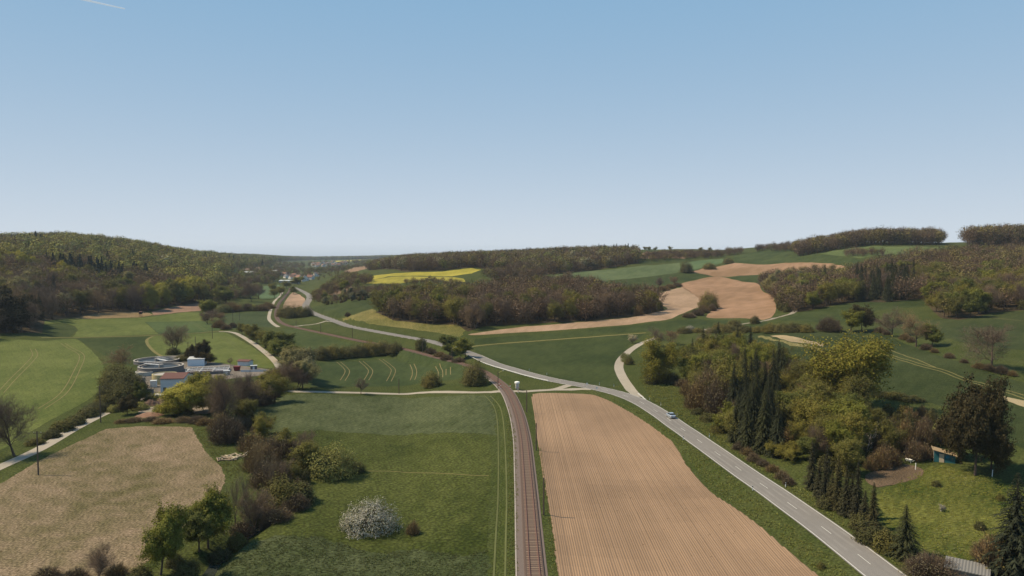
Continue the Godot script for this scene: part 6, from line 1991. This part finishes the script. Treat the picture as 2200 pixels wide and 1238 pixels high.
func tufts(called: String, label: String, polys: Array, count: int, hmin: float, hmax: float, col: Color, seed_: int) -> void:
	var rng := RandomNumberGenerator.new()
	rng.seed = seed_
	var s := Shape.new()
	for k in 9:
		var a := rng.randf() * TAU
		var p := Vector3(cos(a), 0, sin(a)) * rng.randf() * 0.35
		s.col = Color(1, 1, 1) * rng.randf_range(0.65, 1.0)
		s.sliver(p, p + Vector3(cos(a) * 0.35, rng.randf_range(0.5, 1.0), sin(a) * 0.35), 0.09, rng)
	var spots := PackedVector2Array()
	var areas := []
	var total := 0.0
	var outlines := []
	for e in polys:
		var o := pts(e)
		var ar := 0.0
		for k in o.size():
			ar += o[k].cross(o[(k + 1) % o.size()])
		areas.append(absf(ar))
		total += absf(ar)
		outlines.append(o)
	for q in outlines.size():
		var o: PackedVector2Array = outlines[q]
		var lo := o[0]
		var hi := o[0]
		for p in o:
			lo = lo.min(p)
			hi = hi.max(p)
		var n := int(count * areas[q] / total)
		var tries := 0
		while n > 0 and tries < 400000:
			tries += 1
			var g := Vector2(rng.randf_range(lo.x, hi.x), rng.randf_range(lo.y, hi.y))
			if Geometry2D.is_point_in_polygon(g, o) and off_road(g) and noise_hi.get_noise_2d(g.x * 1.2, g.y * 1.2) > rng.randf_range(-0.6, 0.35):
				spots.append(g)
				n -= 1
	var mm := MultiMesh.new()
	mm.transform_format = MultiMesh.TRANSFORM_3D
	mm.use_colors = true
	mm.mesh = s.mesh()
	mm.instance_count = spots.size()
	for k in spots.size():
		var h := rng.randf_range(hmin, hmax)
		mm.set_instance_transform(k, Transform3D(Basis(Vector3.UP, rng.randf() * TAU).scaled(Vector3(h * 1.3, h, h * 1.3)), at(spots[k], 0.02)))
		var t := rng.randf_range(0.6, 1.0)
		mm.set_instance_color(k, Color(t, t * rng.randf_range(0.9, 1.0), t * rng.randf_range(0.7, 1.0)))
	var i := MultiMeshInstance3D.new()
	i.name = numbered(called)
	i.multimesh = mm
	i.material_override = plant_mat("tuft %d" % seed_, col, 0.3)
	add_child(i)
	tag(i, label, "grass" if called == "grass" else called, "", "stuff")

func make_car() -> void:
	var g := hit(1440, 897)
	var best := 0
	for k in main_road.size():
		if main_road[k].distance_to(g) < main_road[best].distance_to(g):
			best = k
	var d := (main_road[best + 1] - main_road[best - 1]).normalized()
	var across := Vector2(d.y, -d.x)
	g = main_road[best] + d * (g - main_road[best]).dot(d) + across * 1.6
	# local: x to the right, -z ahead
	var o := thing("silver_car", "silver sedan driving on the country road", "car", at(g, 0.07), atan2(-d.x, d.y))
	var paint := mat("silver paint", Color(0.40, 0.45, 0.52), 0.3)
	paint.metallic = 0.5
	paint.clearcoat_enabled = true
	var glass := mat("car glass", Color(0.02, 0.025, 0.03), 0.08)
	var rubber := mat("tyre rubber", Color(0.02, 0.02, 0.02), 0.9)
	var s := Shape.new()
	# sections along the length: z, half width, sill, waist
	var sec := [[-2.25, 0.62, 0.38, 0.62], [-2.05, 0.82, 0.26, 0.74], [-1.2, 0.89, 0.22, 0.86], [-0.3, 0.9, 0.22, 0.92], [1.0, 0.9, 0.22, 0.95], [1.9, 0.86, 0.25, 0.97], [2.22, 0.76, 0.36, 0.92], [2.3, 0.66, 0.42, 0.8]]
	for k in sec.size() - 1:
		var a: Array = sec[k]
		var b: Array = sec[k + 1]
		for side in [-1.0, 1.0]:
			s.quad(Vector3(side * a[1], a[2], a[0]), Vector3(side * b[1], b[2], b[0]), Vector3(side * b[1], b[3] - 0.12, b[0]), Vector3(side * a[1], a[3] - 0.12, a[0]))
			s.quad(Vector3(side * a[1], a[3] - 0.12, a[0]), Vector3(side * b[1], b[3] - 0.12, b[0]), Vector3(side * b[1] * 0.86, b[3], b[0]), Vector3(side * a[1] * 0.86, a[3], a[0]))
		s.quad(Vector3(-a[1] * 0.86, a[3], a[0]), Vector3(-b[1] * 0.86, b[3], b[0]), Vector3(b[1] * 0.86, b[3], b[0]), Vector3(a[1] * 0.86, a[3], a[0]))
		s.quad(Vector3(-a[1], a[2], a[0]), Vector3(-b[1], b[2], b[0]), Vector3(b[1], b[2], b[0]), Vector3(a[1], a[2], a[0]))
	for e in [sec[0], sec[7]]:
		s.quad(Vector3(-e[1], e[2], e[0]), Vector3(e[1], e[2], e[0]), Vector3(e[1] * 0.86, e[3], e[0]), Vector3(-e[1] * 0.86, e[3], e[0]))
	put("body", s.mesh(), paint, o)
	s = Shape.new()
	s.hull8([Vector3(-0.76, 0.90, -0.95), Vector3(0.76, 0.90, -0.95), Vector3(0.76, 0.94, 1.6), Vector3(-0.76, 0.94, 1.6), Vector3(-0.60, 1.38, -0.2), Vector3(0.60, 1.38, -0.2), Vector3(0.58, 1.36, 0.95), Vector3(-0.58, 1.36, 0.95)])
	put("windows", s.mesh(), glass, o)
	s = Shape.new()
	s.hull8([Vector3(-0.62, 1.37, -0.25), Vector3(0.62, 1.37, -0.25), Vector3(0.6, 1.35, 1.0), Vector3(-0.6, 1.35, 1.0), Vector3(-0.55, 1.44, -0.1), Vector3(0.55, 1.44, -0.1), Vector3(0.53, 1.42, 0.85), Vector3(-0.53, 1.42, 0.85)])
	put("roof", s.mesh(), paint, o)
	for side in [-1.0, 1.0]:
		for z in [-1.4, 1.35]:
			s = Shape.new()
			s.tube(Vector3(side * 0.72, 0.31, z), Vector3(side * 0.92, 0.31, z), 0.31, 0.31, 14, true)
			var wh := put("wheel", s.mesh(), rubber, o)
			s = Shape.new()
			s.tube(Vector3(side * 0.9, 0.31, z), Vector3(side * 0.935, 0.31, z), 0.2, 0.2, 10, true)
			put("rim", s.mesh(), mat("galvanised steel", Color(0.55, 0.56, 0.57)), wh)
		s = Shape.new()
		s.box(Vector3(side * 0.6 - 0.13, 0.66, 2.2), Vector3(side * 0.6 + 0.13, 0.82, 2.31))
		put("tail_light", s.mesh(), mat("tail light red", Color(0.30, 0.02, 0.02), 0.3), o)
		s = Shape.new()
		s.box(Vector3(side * 0.98 - 0.09, 0.95, -0.75), Vector3(side * 0.98 + 0.09, 1.07, -0.6))
		put("mirror", s.mesh(), paint, o)
	s = Shape.new()
	s.box(Vector3(-0.26, 0.5, 2.26), Vector3(0.26, 0.61, 2.325))
	put("number_plate", s.mesh(), mat("white plastic", Color(0.72, 0.72, 0.70)), o)

func make_garden() -> void:
	var g := hit(2028, 990)
	var o := thing("garden_shed", "teal garden shed with a tan sloping roof under the dark tree", "shed", at(g), -0.45)
	var teal := mat("teal boards", Color(0.025, 0.12, 0.14), 0.8)
	var k := 0
	for x in range(-8, 8):
		var s := Shape.new()
		var x0 := x * 0.25
		var top := 2.45 - 0.055 * (x + 8)
		s.hull8([Vector3(x0, -0.2, 1.3), Vector3(x0 + 0.235, -0.2, 1.3), Vector3(x0 + 0.235, -0.2, 1.34 + 0.008 * (k % 2)), Vector3(x0, -0.2, 1.34 + 0.008 * (k % 2)), Vector3(x0, top, 1.3), Vector3(x0 + 0.235, top, 1.3), Vector3(x0 + 0.235, top, 1.34 + 0.008 * (k % 2)), Vector3(x0, top, 1.34 + 0.008 * (k % 2))])
		put("board", s.mesh(), teal, o)
		k += 1
	var s := Shape.new()
	s.hull8([Vector3(-1.99, -0.2, -1.3), Vector3(1.98, -0.2, -1.3), Vector3(1.98, -0.2, 1.29), Vector3(-1.99, -0.2, 1.29), Vector3(-1.99, 2.45, -1.3), Vector3(1.98, 1.6, -1.3), Vector3(1.98, 1.6, 1.29), Vector3(-1.99, 2.45, 1.29)])
	put("wall", s.mesh(), mat("grey boards", Color(0.20, 0.18, 0.16)), o)
	s = Shape.new()
	s.hull8([Vector3(-2.3, 2.52, -1.6), Vector3(2.3, 1.53, -1.6), Vector3(2.3, 1.53, 1.8), Vector3(-2.3, 2.52, 1.8), Vector3(-2.3, 2.62, -1.6), Vector3(2.3, 1.63, -1.6), Vector3(2.3, 1.63, 1.8), Vector3(-2.3, 2.62, 1.8)])
	put("roof", s.mesh(), mat("tan roofing", Color(0.29, 0.215, 0.135)), o)
	s = Shape.new()
	s.box(Vector3(-1.0, -0.1, 1.35), Vector3(-0.1, 1.75, 1.40))
	var door := put("door", s.mesh(), mat("cream door", Color(0.52, 0.42, 0.3)), o)
	s = Shape.new()
	s.box(Vector3(-0.25, 0.8, 1.40), Vector3(-0.18, 0.95, 1.45))
	put("handle", s.mesh(), mat("black plastic", Color(0.02, 0.02, 0.02)), door)
	s = Shape.new()
	s.tube(Vector3(0.55, 1.25, 1.35), Vector3(0.55, 1.25, 1.42), 0.36, 0.36, 18, true)
	put("round_plate", s.mesh(), mat("blue plate", Color(0.03, 0.16, 0.24)), o)
	# in front of the shed
	var white := mat("white plastic", Color(0.72, 0.72, 0.70), 0.5)
	o = thing("garden_table", "pale garden table in front of the teal shed", "table", at(hit(2014, 990)), 0.3)
	s = Shape.new()
	s.box(Vector3(-0.8, 0.68, -0.4), Vector3(0.8, 0.75, 0.4))
	put("table_top", s.mesh(), mat("cream paint", Color(0.55, 0.50, 0.42)), o)
	for x in [-0.7, 0.62]:
		for z in [-0.33, 0.26]:
			s = Shape.new()
			s.box(Vector3(x, -0.05, z), Vector3(x + 0.08, 0.68, z + 0.08))
			put("leg", s.mesh(), mat("grey boards", Color(0.20, 0.18, 0.16)), o)
	for e in [[1981, 984, 1.1, "white post standing before the tangled shrubs"], [1967, 1010, 1.4, "leaning white post at the vegetable bed"], [2132, 1024, 1.3, "white wrapped post under the dark ivy-clad tree"], [2022, 1099, 0.9, "white stake beside the blossoming fruit tree"]]:
		o = thing("garden_post", e[3], "post", at(hit(e[0], e[1])))
		s = Shape.new()
		s.tube(Vector3(0, -0.1, 0), Vector3(0.06, e[2], 0), 0.09, 0.07, 7, true)
		put("post", s.mesh(), white, o)
		s = Shape.new()
		s.tube(Vector3(0.06, e[2], 0), Vector3(0.06, e[2] + 0.08, 0), 0.1, 0.03, 7, true)
		put("cap", s.mesh(), white, o)
	o = thing("wheelbarrow", "pale wheelbarrow at the end of the vegetable bed", "wheelbarrow", at(hit(1953, 994)), 0.7)
	s = Shape.new()
	s.hull8([Vector3(-0.25, 0.4, -0.4), Vector3(0.25, 0.4, -0.4), Vector3(0.25, 0.4, 0.4), Vector3(-0.25, 0.4, 0.4), Vector3(-0.4, 0.75, -0.65), Vector3(0.4, 0.75, -0.65), Vector3(0.4, 0.75, 0.6), Vector3(-0.4, 0.75, 0.6)])
	put("tray", s.mesh(), white, o)
	s = Shape.new()
	s.tube(Vector3(-0.05, 0.2, -0.7), Vector3(0.05, 0.2, -0.7), 0.2, 0.2, 12, true)
	put("wheel", s.mesh(), mat("black plastic", Color(0.02, 0.02, 0.02)), o)
	for x in [-0.3, 0.3]:
		s = Shape.new()
		s.tube(Vector3(0, 0.25, -0.7), Vector3(x, 0.6, 1.1), 0.03, 0.03, 5)
		s.tube(Vector3(x, 0.45, 0.4), Vector3(x, 0, 0.5), 0.03, 0.03, 5)
		put("handle", s.mesh(), mat("galvanised steel", Color(0.55, 0.56, 0.57)), o)
	# hut with a corrugated roof at the foot of the garden
	g = hit(2078, 1242)
	o = thing("garden_hut", "low hut with a grey corrugated roof at the foot of the garden", "shed", at(g), -0.62)
	s = Shape.new()
	s.box(Vector3(-2.6, -0.4, -1.6), Vector3(2.6, 1.5, 1.6))
	put("wall", s.mesh(), mat("grey boards", Color(0.20, 0.18, 0.16)), o)
	s = Shape.new()
	for i in 56:
		var x0 := -2.8 + i * 0.1
		var y0 := 1.62 + 0.035 * sin(i * PI / 2)
		var y1 := 1.62 + 0.035 * sin((i + 1) * PI / 2)
		s.hull8([Vector3(x0, y0 - 0.02, -1.9), Vector3(x0 + 0.1, y1 - 0.02, -1.9), Vector3(x0 + 0.1, y1 - 0.12, 1.9), Vector3(x0, y0 - 0.12, 1.9), Vector3(x0, y0 + 0.3, -1.9), Vector3(x0 + 0.1, y1 + 0.3, -1.9), Vector3(x0 + 0.1, y1, 1.9), Vector3(x0, y0, 1.9)])
	put("corrugated_roof", s.mesh(), mat("grey corrugated sheet", Color(0.15, 0.145, 0.14), 0.8), o)
	o = thing("cold_frame", "brown cold frame with white edges beside the corrugated hut", "cold frame", at(hit(2108, 1222)), -0.3)
	s = Shape.new()
	s.box(Vector3(-1.9, -0.2, -1.0), Vector3(1.9, 0.5, 1.0))
	put("box", s.mesh(), mat("brown boards", Color(0.10, 0.05, 0.045)), o)
	for e in [[-1.95, -1.85], [1.85, 1.95], [-0.05, 0.05]]:
		s = Shape.new()
		s.box(Vector3(e[0], 0.502, -1.05), Vector3(e[1], 0.56, 1.05))
		put("edge", s.mesh(), white, o)
	s = Shape.new()
	s.box(Vector3(-1.85, 0.505, -0.95), Vector3(-0.06, 0.53, 0.3))
	put("board", s.mesh(), mat("tan roofing", Color(0.29, 0.215, 0.135)), o)
